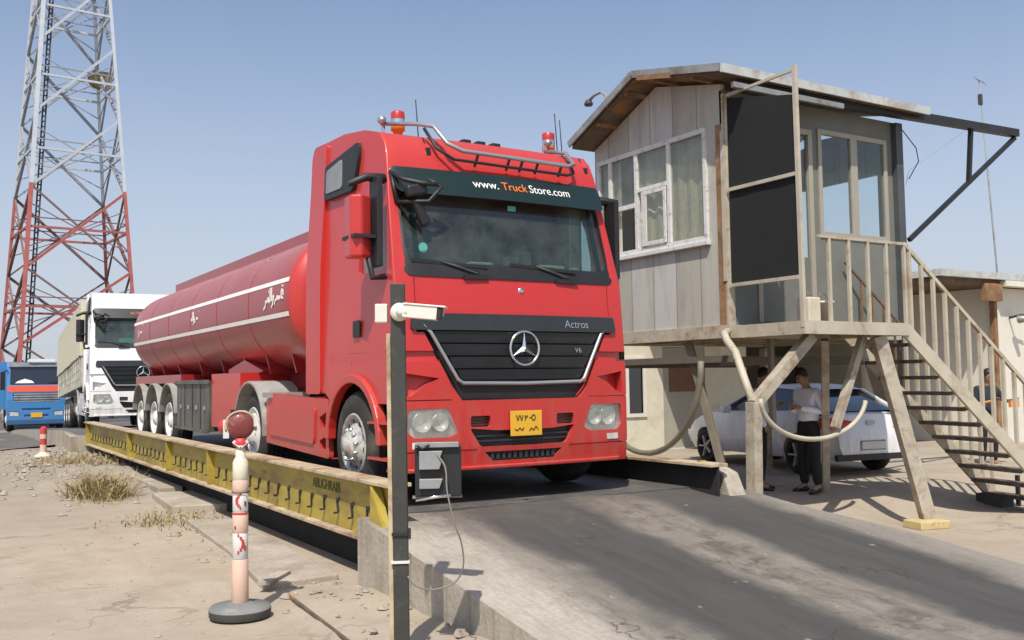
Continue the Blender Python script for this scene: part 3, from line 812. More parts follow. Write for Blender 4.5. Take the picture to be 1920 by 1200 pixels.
    outer = rounded([(-1.15, 2.03), (1.15, 2.03), (1.17, 2.30), (1.15, 2.86), (-1.15, 2.86), (-1.17, 2.30)], .09)
    inner = rounded([(-1.08, 2.16), (1.08, 2.16), (1.11, 2.30), (1.10, 2.83), (-1.10, 2.83), (-1.11, 2.30)], .07)
    mb.panel(SF(), outer, [inner], -.012, .02, 'black_plastic', .12); mb.done('windscreen_seal', root, smooth=40)
    if details:
        mb = MB(); mb.panel(SF(), [(-1.02, 2.17), (-.97, 2.17), (-.97, 2.82), (-1.02, 2.82)], [], .009, .010, 'visor_green', .2)
        mb.done('sticker', root); mb = MB()
        mb.panel(SF(), [(1.04, 2.17), (.985, 2.17), (.985, 2.82), (1.04, 2.82)], [], .009, .010, 'visor_green', .2)
        mb.done('sticker', root)
        mb = MB(); mb.lathe([(0, 0), (.045, 0)], 'sticker_teal', origin=(-.93, Fy(-.93, 2.30) + .004, 2.30), axis='y', seg=20); mb.done('sticker', root); mb = MB()
        mb.box(.02, .11, Fy(0, 2.74) + .004, Fy(0, 2.74) + .006, 2.72, 2.77, 'sticker_teal'); mb.done('sticker', root)
    for sx in (-1, 1):
        mb = MB(); mb.prism(rounded([(y * .96 + .03, z * .98 + .05) for y, z in DOORWIN], .05), 'x', sx * (W - .07), sx * (W - .065), 'pane_clear'); mb.done('side_window', root)
    # --- wipers
    for x0 in (-.45, .55):
        mb = MB()
        y = Fy(x0, 2.07) - .04
        mb.tube([(x0 - .02, Fy(x0, 2.06) - .02, 2.06), (x0 + .02, y, 2.08), (x0 - .34, Fy(x0 - .34, 2.2) - .03, 2.17)], .012, 'black_plastic', 6)
        mb.bar((x0 - .62, Fy(x0 - .6, 2.17) - .012, 2.175), (x0 + .12, Fy(x0, 2.1) - .012, 2.135), .018, .03, 'black_plastic')
        mb.box(x0 - .13, x0 + .12, Fy(x0, 2.05) - .03, Fy(x0, 2.05) + .01, 2.02, 2.06, 'black_plastic')
        mb.done('wiper', root)
    # --- sun visor
    vm = 'visor_green' if dark_visor else 'black_plastic'
    mb = MB()
    vis = rounded([(-1.14, 2.80), (1.14, 2.80), (1.17, 3.06), (-1.17, 3.06)], .05)
    mb.panel(lambda x, z, d: (x, Fy(x, z) + d - .05 - (3.06 - z) * .25, z), vis, [], 0, .03, vm, .15)
    vo = mb.done('sun_visor', root, smooth=40)
    # --- grille
    mb = MB(); mb.panel(SF(), [(x * .99, z) for x, z in GRILLE_OUT], [], .085, .095, 'black_plastic', .2)
    mb.done('grille_back', root)
    mb = MB()
    mb.panel(SF(), rounded([(-1.10, 1.70), (-1.12, 1.55), (1.12, 1.55), (1.10, 1.70)], .03), [], -.03, .06, 'dark_grille', .15)
    for z0, z1 in ((1.44, 1.54), (1.325, 1.425), (1.21, 1.31), (1.105, 1.195)):
        hw = lambda z: .64 + (z - 1.07) * (.92 - .64) / (1.53 - 1.07)
        mb.panel(lambda x, z, d, a=z0, b=z1: (x, Fy(x, z) + d + .02 + (z - a) / (b - a) * -.035 + .02, z), [(-hw(z0) + .02, z0), (hw(z0) - .02, z0), (hw(z1) - .02, z1), (-hw(z1) + .02, z1)], [], -.02, .02, 'dark_grille', .15)
    mb.done('grille', root, smooth=35)
    mb = MB()
    tp = [(-1.0, 1.60), (-.93, 1.53), (-.69, 1.11), (-.64, 1.075), (0, 1.065), (.64, 1.075), (.69, 1.11), (.93, 1.53), (1.0, 1.60)]
    mb.tube([(x, Fy(x, z) - .012, z) for x, z in tp], .018, 'silver', 8); mb.done('grille_trim', root)
    # star
    mb = MB(); cz = 1.39; yy = Fy(0, cz) - .035
    mb.tube([(.155 * math.cos(a), yy, cz + .155 * math.sin(a)) for a in [2 * PI * k / 36 for k in range(36)]], .013, 'chrome', 8, closed=True)
    for k in range(3):
        a = PI / 2 + 2 * PI * k / 3; d = Vector((math.cos(a), 0, math.sin(a))); q = Vector((-d.z, 0, d.x)); c = Vector((0, yy, cz))
        vs = [c + d * .15, c + q * .026, c - q * .026, c + Vector((0, -.022, 0)), c + d * .15 + Vector((0, .01, 0)), c + Vector((0, .02, 0))]
        mb.faces(vs, [(0, 3, 1), (0, 2, 3), (4, 1, 5), (4, 5, 2)], 'chrome')
    mb.done('star_emblem', root)
    if details:
        mb = MB(); mb.lathe([(0, -.008), (.028, -.008), (.032, .01)], 'chrome', origin=(.02, Fy(0, 1.93), 1.93), axis='y', seg=16); mb.done('badge', root)
        mt = Matrix.Rotation(PI / 2, 4, 'X')
        text_obj('Actros', .105, 'silver', root, Matrix.Translation((.62, 0, 1.62)) @ mt, fn=lambda p: Vector((p.x, Fy(p.x, p.z) - .034 + p.y * .5, p.z)))
        text_obj('V6', .075, 'silver', root, Matrix.Translation((.64, 0, 1.375)) @ mt, fn=lambda p: Vector((p.x, Fy(p.x, p.z) - .004 + p.y * .5, p.z)))
        S = lambda p: Vector((p.x, Fy(p.x, p.z) - .055 - (3.06 - p.z) * .25 + p.y * .5, p.z))
        for tx, cx, mt_ in (('www.', -.235, 'white_ink'), ('Truck', .08, 'orange_ink'), ('Store.com', .495, 'white_ink')):
            text_obj(tx, .118, mt_, vo, Matrix.Translation((cx, 0, 2.945)) @ mt, fn=S, ext=.003)
    # --- head lamps
    for f in (lambda p: p, sym):
        hp = f(HEAD_L); t = bpy.data.objects.new('headlight', None); COL.objects.link(t); t.parent = root
        mb = MB(); mb.panel(SF(), rounded([(x * .995, z) for x, z in hp], .03), [], .075, .085, 'lens', .2)
        s = -1 if hp is HEAD_L or hp[0][0] < 0 and f(HEAD_L) == HEAD_L else 1
        sg = -1 if sum(p[0] for p in hp) < 0 else 1
        for cx, cz, rr in ((.84, .73, .075), (1.01, .735, .085)):
            mb.lathe([(rr, 0), (rr * .9, .02), (rr * .5, .045), (.02, .05), (.0, .03)], 'lens', origin=(sg * cx, Fy(cx, cz) + .02, cz), axis='y', seg=20)
            mb.lathe([(rr, 0), (rr + .012, .0), (rr + .012, .06)], 'silver', origin=(sg * cx, Fy(cx, cz) + .02, cz), axis='y', seg=20)
        mb.done('reflector', t)
        mb = MB(); mb.panel(SF(), rounded(hp, .03), [], .002, .01, 'lens_glass', .2); mb.done('cover_glass', t, smooth=40)
        mb = MB()
        xb = sg * 1.17; mb.panel(SF(), rounded([(sg * .97, .565), (sg * 1.24, .565), (sg * 1.24, .51), (sg * .97, .51)], .012), [], -.008, .02, 'lens', .1); mb.done('turn_signal', t)
    # --- plate, tow cover, bumper lip
    t = MB(); t.box(-.17, .17, Fy(0, .7) - .03, Fy(0, .7) - .02, .585, .815, 'plate_yellow'); pl = t.done('number_plate', root, bevel=.004)
    mb = MB()
    y = Fy(0, .7) - .033
    def stroke(pts, w=.009):
        for a, b in zip(pts, pts[1:]): mb.bar((a[0], y, a[1]), (b[0], y, b[1]), .003, w, 'plate_ink', up=(0, 0, 1)) if abs(a[0] - b[0]) > abs(a[1] - b[1]) else mb.bar((a[0], y, a[1]), (b[0], y, b[1]), w, .003, 'plate_ink', up=(0, 1, 0))
    for cx in (-.095, -.055): stroke([(cx - .016, .775), (cx, .725), (cx + .016, .775)])
    stroke([(-.015, .725), (-.015, .77), (.0, .75), (.012, .772)]); stroke([(.03, .75), (.05, .75)])
    stroke([(.075 + .02 * math.cos(a), .75 + .026 * math.sin(a)) for a in [2 * PI * k / 8 for k in range(9)]])
    stroke([(-.13, .65), (-.10, .635), (-.075, .66), (-.05, .635), (-.03, .66)]); stroke([(.03, .63), (.05, .655), (.075, .635), (.10, .67), (.125, .64)])
    mb.done('plate_digits', pl)
    mb = MB()
    for f in (lambda p: p, sym):
        q = f(SLOT_L)
        for k in range(3):
            z = .695 + k * .03; x0, x1 = min(p[0] for p in q), max(p[0] for p in q); mb.box(x0, x1, Fy(.45, .7) + .03, Fy(.45, .7) + .06, z, z + .012, 'dark_grille')
    mb.panel(SF(), INTAKE, [], .06, .075, 'black_plastic', .2)
    mb.panel(SF(), LOWM, [], .03, .045, 'black_plastic', .2)
    for k in range(12): x = -.33 + k * .06; mb.box(x - .02, x + .012, Fy(x, .41) + .012, Fy(x, .41) + .03, .385, .44, 'dark_grille')
    for k in (0, 1): mb.box(-.5, .5, Fy(.2, .57) + .03, Fy(.2, .57) + .05, .545 + k * .045, .56 + k * .045, 'dark_grille')
    mb.done('air_intake', root)
    mb = MB(); mb.panel(SF(), [(-W, .30), (W, .30), (W, .335), (-W, .335)], [], -.03, .08, paint, .12); mb.done('bumper_lip', root, bevel=.01, smooth=40)
    # --- mirrors
    for sx in (-1, 1):
        t = bpy.data.objects.new('mirror', None); COL.objects.link(t); t.parent = root
        mb = MB(); X0 = sx * (W - .03)
        hp = rounded([(.36, 2.20), (.36, 2.50), (.42, 2.87), (.70, 2.90), (.74, 2.78), (.74, 2.24), (.68, 2.16)], .05)
        if sx < 0:
            mb.prism([(sx * 1.36, .36), (sx * 1.36, .46), (sx * 1.54, .56), (sx * 1.56, .36), (sx * 1.48, .30)], 'z', 2.20, 2.76, 'black_plastic' if paint == 'white_paint' else paint)
            mb.done('housing', t, bevel=.022, seg=3)
            mb = MB(); mb.box(sx * 1.345 if sx > 0 else -1.555, -1.35 if sx < 0 else 1.6, .28, .57, 2.37, 2.40, 'black_plastic'); mb.done('mirror_slot', t)
        else:
            mb.prism([(1.33, .40), (1.33, .50), (1.40, .52), (1.41, .34), (1.36, .30)], 'z', 2.16, 2.82, paint)
            mb.done('housing', t, bevel=.02)
        mb = MB()
        mb.tube([(sx * (W - .04), .42, 2.94), (sx * 1.40, .38, 2.93), (sx * (1.55 if sx < 0 else 1.36), .44, 2.86)], [.05, .04, .03], 'black_plastic', 8)
        mb.tube([(sx * (W - .02), .34, 2.04), (sx * 1.36, .34, 2.02), (sx * 1.38, .38, 2.20)], .03, 'black_plastic', 8)
        mb.box(*sorted((sx * 1.29, sx * 1.345)), .26, .44, 2.12, 2.92, 'black_plastic')
        mb.done('mirror_arm', t, bevel=.01)
    # kerb mirror cluster above the screen, near corner
    t = bpy.data.objects.new('kerb_mirror', None); COL.objects.link(t); t.parent = root
    mb = MB()
    yv = Fy(-1.0, 2.9)
    mb.tube([(-1.16, yv + .02, 3.0), (-1.12, yv - .18, 2.90), (-.98, yv - .28, 2.86), (-.84, yv - .30, 2.86)], .022, 'black_plastic', 7)
    mb.tube([(-1.16, yv + .02, 2.72), (-1.08, yv - .2, 2.70), (-.92, yv - .28, 2.70), (-.80, yv - .30, 2.84), (-.92, yv - .27, 2.90)], .020, 'black_plastic', 7)
    mb.tube([(-1.16, yv - .0, 2.98), (-1.13, yv - .06, 2.70)], .022, 'black_plastic', 7)
    mb.done('arm', t)
    mb = MB(); X = Matrix.Translation((-1.02, yv - .22, 2.80)) @ Matrix.Rotation(R(-14), 4, 'Y')
    mb.box(-.10, .10, -.05, .04, -.05, .06, 'black_plastic', X)
    X = Matrix.Translation((-.97, yv - .2, 2.62)) @ Matrix.Rotation(R(-24), 4, 'Y'); mb.box(-.045, .045, -.04, .04, -.14, .12, 'black_plastic', X)
    mb.done('housing', t, bevel=.025)
    # --- upper side window / deflector
    for sx in (-1, 1):
        mb = MB()
        def SS(y, z, d, s=sx): k = smoothstep(2.0, 3.6, z); return (s * (W * (1 - .07 * k) + .02 - d), y, z)
        mb.panel(SS, rounded([(1.12, 2.96), (1.90, 2.98), (1.93, 3.34), (1.04, 3.42), (1.02, 3.3)], .05), [], -.02, .10, 'black_plastic', .2)
        mb.panel(SS, rounded([(1.40, 3.03), (1.84, 3.04), (1.86, 3.28), (1.44, 3.33)], .04), [], -.03, .0, 'grey_fin', .2)
        mb.done('side_air_vent', root, bevel=.01)
    # --- roof air deflector sides (behind the cab)
    for sx in (-1, 1):
        mb = MB()
        def SD(y, z, d, s=sx): k = smoothstep(2.0, 3.6, z); return (s * (W * (1 - .06 * k) + .012 - d), y, z)
        mb.panel(SD, rounded([(1.93, .98), (2.36, .98), (2.36, 3.50), (2.28, 3.62), (1.93, 3.60)], .05), [], -.004, .05, paint, .3)
        mb.done('side_deflector', root, smooth=40)
    # --- roof bar, lamps, horns
    mb = MB(); zr = 3.42
    def on_roof(x, y): return interp([(a, b) for b, a in LT][4:], y) + .0
    pts = [(-1.0, .95, 3.60), (-.76, .66, 3.56), (-.68, .46, 3.50), (-.60, .34, 3.32), (-.47, .28, 3.25), (.72, .28, 3.23), (.83, .32, 3.26), (.86, .50, 3.42), (.90, .95, 3.54)]
    if details:
        mb.tube(pts, .021, 'silver', 8)
        mb.tube([(-.76, .50, 3.48), (-.69, .38, 3.27), (-.55, .30, 3.165), (.74, .30, 3.14), (.84, .34, 3.18), (.87, .46, 3.32)], .016, 'red' if False else 'black_plastic', 6)
        for x in (-.3, .05, .2, .38, .66): mb.bar((x, .28, 3.24), (x, .36, 3.13), .02, .02, 'black_plastic')
        for x in (-.98, .90): mb.bar((x, .95, 3.58), (x, .95, 3.46), .03, .03, 'chrome')
        mb.done('roof_bar', root)
        for x in (-.80, .98):
            mb = MB(); c = (x, 1.0, 3.555)
            mb.lathe([(.03, -.08), (.05, .0), (.07, .01), (.07, .05)], 'orange_lamp', origin=c, seg=16)
            mb.lathe([(.07, .05), (.068, .12)], 'chrome', origin=c, seg=16)
            mb.lathe([(.068, .12), (.07, .185), (.06, .2), (0, .205)], 'red_lamp', origin=c, seg=16); mb.done('beacon', root)
        mb = MB()
        for x, y in ((-.55, 1.05), (.96, .8), (1.16, 1.0)): mb.tube([(x, y, 3.5), (x - .03, y, 3.5 + .42)], .006, 'black_plastic', 5)
        mb.done('antenna', root)
        for x in (-.92, 1.0):
            mb = MB(); mb.lathe([(.0, -.05), (.034, -.04), (.042, .0), (.034, .02), (0, .03)], 'silver', origin=(x - .10, .9, 3.62), axis='y', seg=14); mb.done('spot_lamp', root)
        mb = MB()
        for x in (-.05, .12, .3): mb.box(x - .05, x + .05, .95, 1.05, 3.5, 3.56, 'black_plastic')
        mb.done('marker_lamp', root, bevel=.01)
        for x in (-.75, 1.08):
            mb = MB(); z = 3.25; mb.box(x - .02, x + .02, Fy(x, z) - .03, Fy(x, z) + .03, z - .04, z + .03, 'black_plastic'); mb.bar((x, Fy(x, 3.3) - .01, 3.28), (x, Fy(x, 3.38) - .01, 3.40), .01, .01, 'black_plastic'); mb.done('washer_nozzle', root)
    # door handle
    for sx in (-1, 1):
        mb = MB(); mb.box(*sorted((sx * (W - .005), sx * (W + .012))), .90, 1.06, 1.52, 1.68, 'black_plastic'); mb.done('door_handle', root, bevel=.01)
    # --- chassis, skirts
    mb = MB()
    for sx in (-.42, .42): mb.box(sx - .05, sx + .05, .5, 5.4, .62, .88, 'black_steel')
    mb.box(-.95, .95, 2.0, 3.9, .35, .85, 'black_steel'); mb.box(-.9, .9, .95, 1.15, .44, .56, 'black_steel'); mb.box(-.9, .9, 4.3, 4.5, .44, .56, 'black_steel')
    mb.box(-1.0, 1.0, .45, 1.8, .95, 1.2, 'black_steel')
    mb.done('chassis', root)
    for sx in (-1, 1):
        if side_skirt:
            mb = MB()
            sk = rounded([(1.72, .33), (3.80, .40), (3.80, .90), (3.55, .98), (1.74, .93)], .04)
            hol = [[(1.80, .80), (2.0, .74), (1.98, .64), (1.80, .64)], [(1.80, .56), (2.0, .50), (1.98, .42), (1.80, .42)]]
            mb.panel(lambda y, z, d, s=sx: (s * (W - d), y, z), sk, hol, 0, .05, paint, .3)
            mb.panel(lambda y, z, d, s=sx: (s * (W - d), y, z), rounded([(2.12, .46), (3.62, .50), (3.62, .86), (2.08, .84)], .06), [], -.02, .02, paint, .3)
            mb.box(*sorted((sx * .7, sx * (W - .02))), 1.74, 3.72, .90, .93, paint)
            mb.box(*sorted((sx * .7, sx * 1.2)), 1.74, 3.7, .38, .90, 'black_steel')
            mb.done('side_skirt', root, bevel=.008)
        make_wheel(root, (sx * 1.27, 1.05, .51), sx, 'front')
        make_wheel(root, (sx * 1.24, 4.40, .51), sx, 'drive')
        mb = MB(); N = 14; vs = []
        for i in range(N + 1):
            a = R(-5 + 190 * i / N) ; 
            for rr in (.575, .60):
                for x in (.78, 1.30): vs.append((sx * x, 4.40 - rr * math.cos(a) * 1.04, .53 + rr * math.sin(a)))
        fs = []
        for i in range(N):
            a = i * 4; b = a + 4
            fs += [(a, a + 1, b + 1, b), (a + 2, b + 2, b + 3, a + 3), (a, b, b + 2, a + 2), (a + 1, a + 3, b + 3, b + 1)]
        fs += [(0, 2, 3, 1), (N * 4, N * 4 + 1, N * 4 + 3, N * 4 + 2)]
        mb.faces(vs, fs, 'grey_fender', False); mb.box(*sorted((sx * .8, sx * 1.29)), 3.55, 3.83, .93, .99, 'grey_fender')
        mb.done('mudguard', root)

# ------------------------------------------------------------------ red tanker truck
TR = thing('tanker_truck', 'red tanker truck with dark green sun visor standing on the yellow weighbridge', 'tanker truck', (4.75, 7.58, .55))
make_tractor(TR, 'red', True)
# tank
CZ, RX, RZ = 2.06, 1.27, .88
mb = MB()
prof = [(.0, 2.72), (.3, 2.73), (.6, 2.76), (.85, 2.82), (.95, 2.88), (1.0, 2.93)]
def stripe_ring(y): pass
seg = 72; vs = []; fs = []; ks = [(0, 2.70), (.35, 2.71), (.65, 2.745), (.88, 2.80), (.97, 2.86), (1.0, 2.92)] + [(1.0, 2.92 + (12.2 - 2.92) * k / 24) for k in range(1, 25)] + [(.97, 12.32), (.88, 12.42), (.65, 12.50), (.35, 12.54), (0, 12.55)]
for r, y in ks:
    for k in range(seg):
        a = 2 * PI * k / seg; c, s = math.cos(a), math.sin(a); p = 2.35
        x = RX * r * math.copysign(abs(c) ** (2 / p), c); z = RZ * r * math.copysign(abs(s) ** (2 / p), s)
        vs.append((x, y, CZ + z))
for i in range(len(ks) - 1):
    for k in range(seg): fs.append((i * seg + k, (i + 1) * seg + k, (i + 1) * seg + (k + 1) % seg, i * seg + (k + 1) % seg))
bv, ff = mb.faces(vs, fs, 'tank_red', True)
for i, f in enumerate(ff):
    if i // seg < 5: f.material_index = mb.mi('red')
tank = mb.done('tank', TR)
def tank_side(z, sx=-1):
    t = min(1, abs((z - CZ) / RZ)); return sx * RX * (1 - t ** 2.35) ** (1 / 2.35)
mb = MB()
for z in (2.27, 1.88):
    for sx in (-1, 1):
        vs = []; N = 40
        for i in range(N + 1):
            y = 2.94 + (12.25 - 2.94) * i / N
            for dz in (-.026, .026): vs.append((tank_side(z + dz, sx) + sx * .004, y, z + dz))
        mb.faces(vs, [(2 * i, 2 * i + 1, 2 * i + 3, 2 * i + 2) for i in range(N)], 'white_ink')
mb.done('stripe', tank)
for y in (4.5, 6.05, 7.6, 9.15, 10.7):
    mb = MB(); mb.tube([(RX * 1.0015 * math.copysign(abs(math.cos(a)) ** (2 / 2.35), math.cos(a)), y, CZ + RZ * 1.0015 * math.copysign(abs(math.sin(a)) ** (2 / 2.35), math.sin(a))) for a in [2 * PI * k / 60 for k in range(60)]], .004, 'tank_red', 5, closed=True); mb.done('weld_seam', tank)
# arabic style lettering on the side, drawn as pen strokes
def squiggle(mb, y0, z0, s, words, mat='white_ink', wd=.016, X=None):
    """strokes run right-to-left in picture space; y grows to the left of the viewer"""
    for st in words:
        for a, b in zip(st, st[1:]):
            pa = (y0 + a[0] * s, z0 + a[1] * s); pb = (y0 + b[0] * s, z0 + b[1] * s)
            mb.bar((tank_side(pa[1]) - .006, *pa), (tank_side(pb[1]) - .006, *pb), wd, .004, mat, up=(1, 0, 0))
W1 = [[(0, .1), (.05, .28), (.2, .28), (.2, .05), (0, .02)], [(.05, .42), (.08, .42)], [(.15, .42), (.18, .42)], [(.32, .0), (.40, .1), (.50, .0), (.58, .12), (.66, .02)], [(.66, .02), (.80, .02), (.86, -.14)], [(1.0, .0), (.92, .14), (1.05, .16), (1.05, -.1), (1.2, -.2)], [(1.2, 0), (1.25, .45)], [(1.4, .45), (1.35, .0), (1.5, .0), (1.55, .14), (1.66, .0)], [(1.66, 0), (1.8, .04), (1.86, -.14), (2.05, -.22)], [(1.5, .34), (1.53, .34)]]
mb = MB(); squiggle(mb, 3.10, 2.06, .36, W1, wd=.030); mb.done('lettering', tank); mb = MB(); squiggle(mb, 7.0, 2.06, .30, W1[2:7] + [[(.1 + q, r) for q, r in st] for st in W1[4:8]], wd=.016); mb.done('lettering', tank); mb = MB(); squiggle(mb, 11.3, 2.06, .38, W1[1:6], wd=.014); mb.done('lettering', tank)
# walkway on the top
mb = MB()
for x in (-.52, .52): mb.box(x - .02, x + .02, 3.0, 12.0, 2.86, 3.05, 'tank_red')
mb.box(-.5, .5, 3.0, 12.0, 2.94, 2.975, 'tank_red')
for y in (3.0, 6.0, 9.0, 12.0): mb.box(-.5, .5, y - .02, y + .02, 2.88, 3.045, 'tank_red')
mb.done('walkway', tank)
for y in (3.9, 5.8, 7.7, 9.6, 11.2):
    mb = MB(); mb.lathe([(.26, 2.9), (.26, 3.02), (.24, 3.04), (.0, 3.05)], 'tank_red', origin=(0, y, 0), seg=20); mb.box(-.05, .05, y - .2, y + .2, 3.05, 3.07, 'black_steel'); mb.done('hatch', tank)
# trailer frame
mb = MB()
for x in (-.5, .5): mb.box(x - .06, x + .06, 3.4, 12.4, 1.0, 1.24, 'tank_red')
mb.box(-1.24, 1.24, 4.95, 6.40, .50, 1.24, 'red')
mb.prism([(4.95, 1.235), (6.4, 1.235), (6.4, 1.30), (5.6, 1.42), (4.75, 1.26)], 'x', -1.0, 1.0, 'red')
for y in (3.6, 4.6, 5.6, 6.8, 8.1, 9.6, 10.9, 12.0):
    mb.prism([(-.95, 1.22), (.95, 1.22), (1.05, 1.62), (.6, 1.32), (-.6, 1.32), (-1.05, 1.62)], 'y', y - .02, y + .02, 'tank_red')
mb.box(-1.2, 1.2, 8.5, 12.35, 1.12, 1.26, 'tank_red')
mb.box(-.8, .8, 3.7, 5.0, .93, 1.0, 'black_steel')
mb.done('trailer_frame', TR)
mb = MB(); mb.box(-1.26, -.7, 6.46, 8.50, .42, 1.14, 'cabinet')
for y in (6.95, 7.45, 7.95): mb.box(-1.268, -1.26, y - .012, y + .012, .45, 1.12, 'black_steel')
mb.box(-1.29, -1.26, 6.44, 8.52, 1.10, 1.16, 'cabinet'); mb.box(-1.285, -1.26, 6.44, 8.52, .40, .44, 'cabinet')
for y in (6.7, 7.2, 7.7, 8.2): mb.box(-1.275, -1.26, y - .05, y + .05, .72, .78, 'silver')
mb.done('tool_cabinet', TR, bevel=.006)
mb = MB(); mb.box(.7, 1.26, 6.46, 8.5, .42, 1.14, 'cabinet'); mb.done('tool_cabinet', TR, bevel=.006)
for y in (9.15, 10.38, 11.61):
    for sx in (-1, 1):
        make_wheel(TR, (sx * 1.25, y, .51), sx, 'trailer')
        mb = MB(); N = 12; vs = []
        for i in range(N + 1):
            a = R(8 + 164 * i / N)
            for rr in (.545, .565):
                for x in (.85, 1.29): vs.append((sx * x, y - rr * math.cos(a) * 1.03, .56 + rr * math.sin(a)))
        fs = []
        for i in range(N):
            a = i * 4; b = a + 4; fs += [(a, a + 1, b + 1, b), (a + 2, b + 2, b + 3, a + 3), (a, b, b + 2, a + 2), (a + 1, a + 3, b + 3, b + 1)]
        mb.faces(vs, fs, 'grey_fender', False); mb.done('mudguard', TR)
mb = MB()
for y in (9.15, 10.38, 11.61): mb.box(-1.0, 1.0, y - .07, y + .07, .44, .58, 'black_steel')
mb.done('axle', TR)

# ------------------------------------------------------------------ white truck behind
WT = thing('tarpaulin_truck', 'white truck with cream tarpaulin trailer queuing behind the red tanker', 'truck', (4.80, 25.95, .58), rot=(R(-2.0), 0, R(-3.7)))
make_tractor(WT, 'white_paint', False, details=False, side_skirt=True)
mb = MB(); text_obj('ACTROS', .1, 'orange_ink', WT, Matrix.Translation((-.1, 0, 2.93)) @ Matrix.Rotation(PI / 2, 4, 'X'), fn=lambda p: Vector((p.x, Fy(p.x, p.z) - .058 - (3.06 - p.z) * .25 + p.y * .5, p.z)))
mb.box(-.55, -.15, .40, .402, 2.2, 2.3, 'sticker_teal'); mb.done('sticker', WT)
mb = MB(); mb.box(-1.3, 1.3, 2.5, 15, 1.15, 2.05, 'board_white')
for i in range(14): y = 3.0 + i * .9; mb.box(-1.325, -1.3, y - .03, y + .03, 1.15, 2.05, 'board_white')
for z in (1.38, 1.60, 1.83): mb.box(-1.306, -1.3, 2.92, 14.98, z - .008, z + .008, 'cabinet')
mb.done('trailer_boards', WT)
mb = MB(); vs = []; N = 40
for i in range(N + 1):
    y = 2.46 + 12.6 * i / N; q = .015 * math.sin(i * 2.4)
    vs += [(-1.34 - q, y, 1.98 + .02 * math.sin(i * 1.9)), (-1.33 - q, y, 2.6), (-1.32, y, 3.45 + q), (-1.0, y, 3.62 + q), (0, y, 3.70 + q), (1.0, y, 3.62), (1.32, y, 3.45), (1.34, y, 1.98)]
fs = [(i * 8 + k, i * 8 + k + 1, i * 8 + 9 + k, i * 8 + 8 + k) for i in range(N) for k in range(7)] + [tuple(range(8)), tuple(N * 8 + k for k in range(7, -1, -1))]
mb.faces(vs, fs, 'tarp', False); mb.done('tarpaulin', WT)
mb = MB(); 
for x in (-.5, .5): mb.box(x - .06, x + .06, 3.4, 14.9, .9, 1.15, 'black_steel')
mb.box(-1.2, 1.2, 6.0, 7.2, .5, 1.0, 'black_steel'); mb.done('trailer_frame', WT)
for y in (8.8, 10.1, 11.4):
    for sx in (-1, 1): make_wheel(WT, (sx * 1.25, y, .51), sx, 'trailer')

# ------------------------------------------------------------------ blue truck
BT = thing('blue_truck', 'blue truck with an orange-red band under its windscreen on the far road', 'truck', (4.05, 44.6, gh(3.7, 44) + .015), rot=(0, 0, R(-2)))
BT.scale = (.9, .96, 1.0)
BW = 1.22
mb = MB()
prof = [(.06, .32), (0, .5), (0, 1.35), (.06, 1.75), (.30, 2.70), (.42, 2.86), (1.9, 2.92), (2.1, 2.92), (2.1, .9), (1.7, .85), (1.7, .4)]
mb.prism(prof, 'x', -BW, BW, 'blue_paint')
bo = mb.done('cab', BT)
cut = []
def bcut(fn): m = MB(); fn(m); cut.append(m.done('cut'))
def bf(x, z): return interp([(.32, .06), (.5, 0), (1.35, 0), (1.75, .06), (2.7, .30)], z)
SB = lambda x, z, d: (x, bf(x, z) + d, z)
bcut(lambda m: m.panel(SB, rounded([(-1.1, 1.95), (1.1, 1.95), (1.08, 2.66), (-1.08, 2.66)], .06), [], -.3, .08, 'blue_paint', .4))
bcut(lambda m: m.panel(SB, rounded([(-.95, 1.22), (.95, 1.22), (1.0, 1.62), (-1.0, 1.62)], .05), [], -.3, .06, 'blue_paint', .4))
bcut(lambda m: m.panel(SB, [(-.62, .98), (.62, .98), (.55, .88), (-.55, .88)], [], -.3, .05, 'blue_paint', .4))
bcut(lambda m: m.panel(SB, [(-.5, .72), (.5, .72), (.5, .62), (-.5, .62)], [], -.3, .05, 'blue_paint', .4))
for sx in (-1, 1):
    bcut(lambda m: m.panel(SB, [(sx * 1.12, .88), (sx * .72, .84), (sx * .72, .66), (sx * 1.12, .66)][::sx], [], -.3, .05, 'blue_paint', .4))
    bcut(lambda m: m.prism([(1.0 + .58 * math.cos(a), .5 + .56 * math.sin(a)) for a in [2 * PI * k / 20 for k in range(20)]], 'x', sx * .8, sx * 1.5, 'blue_paint'))
boolean(bo, cut)
b = bo.modifiers.new('b', 'BEVEL'); b.width = .03; b.segments = 2; b.limit_method = 'ANGLE'
mb = MB(); mb.panel(SB, rounded([(-1.09, 1.96), (1.09, 1.96), (1.07, 2.65), (-1.07, 2.65)], .06), [], .03, .04, 'car_glass', .4); mb.done('windscreen', BT)
mb = MB(); mb.panel(SB, [(-.9, 2.02), (-.1, 2.02), (-.2, 2.12), (-.5, 2.2), (-.8, 2.1)][::-1], [], .015, .02, 'white_ink', .4); mb.done('dashboard_paper', BT)
mb = MB(); mb.panel(SB, [(-1.2, 1.66), (1.2, 1.66), (1.2, 1.92), (-1.2, 1.92)], [], -.012, .03, 'orange_band', .4); mb.done('front_band', BT)
mb = MB()
for z in (1.24, 1.34, 1.44, 1.54): mb.panel(SB, [(-.94, z), (.94, z), (.96, z + .06), (-.96, z + .06)], [], .01, .03, 'fascia_grey', .5)
mb.done('grille', BT)
mb = MB(); mb.panel(SB, [(-1.15, 2.70), (1.15, 2.70), (1.15, 2.86), (-1.15, 2.86)], [], -.08, .2, 'grey_fender', .5); mb.box(-.35, .75, .15, .4, 2.9, 3.02, 'white_ink'); mb.done('sun_visor', BT)
mb = MB(); mb.box(-.24, .24, -.03, -.02, .60, .80, 'plate_yellow'); mb.done('number_plate', BT)
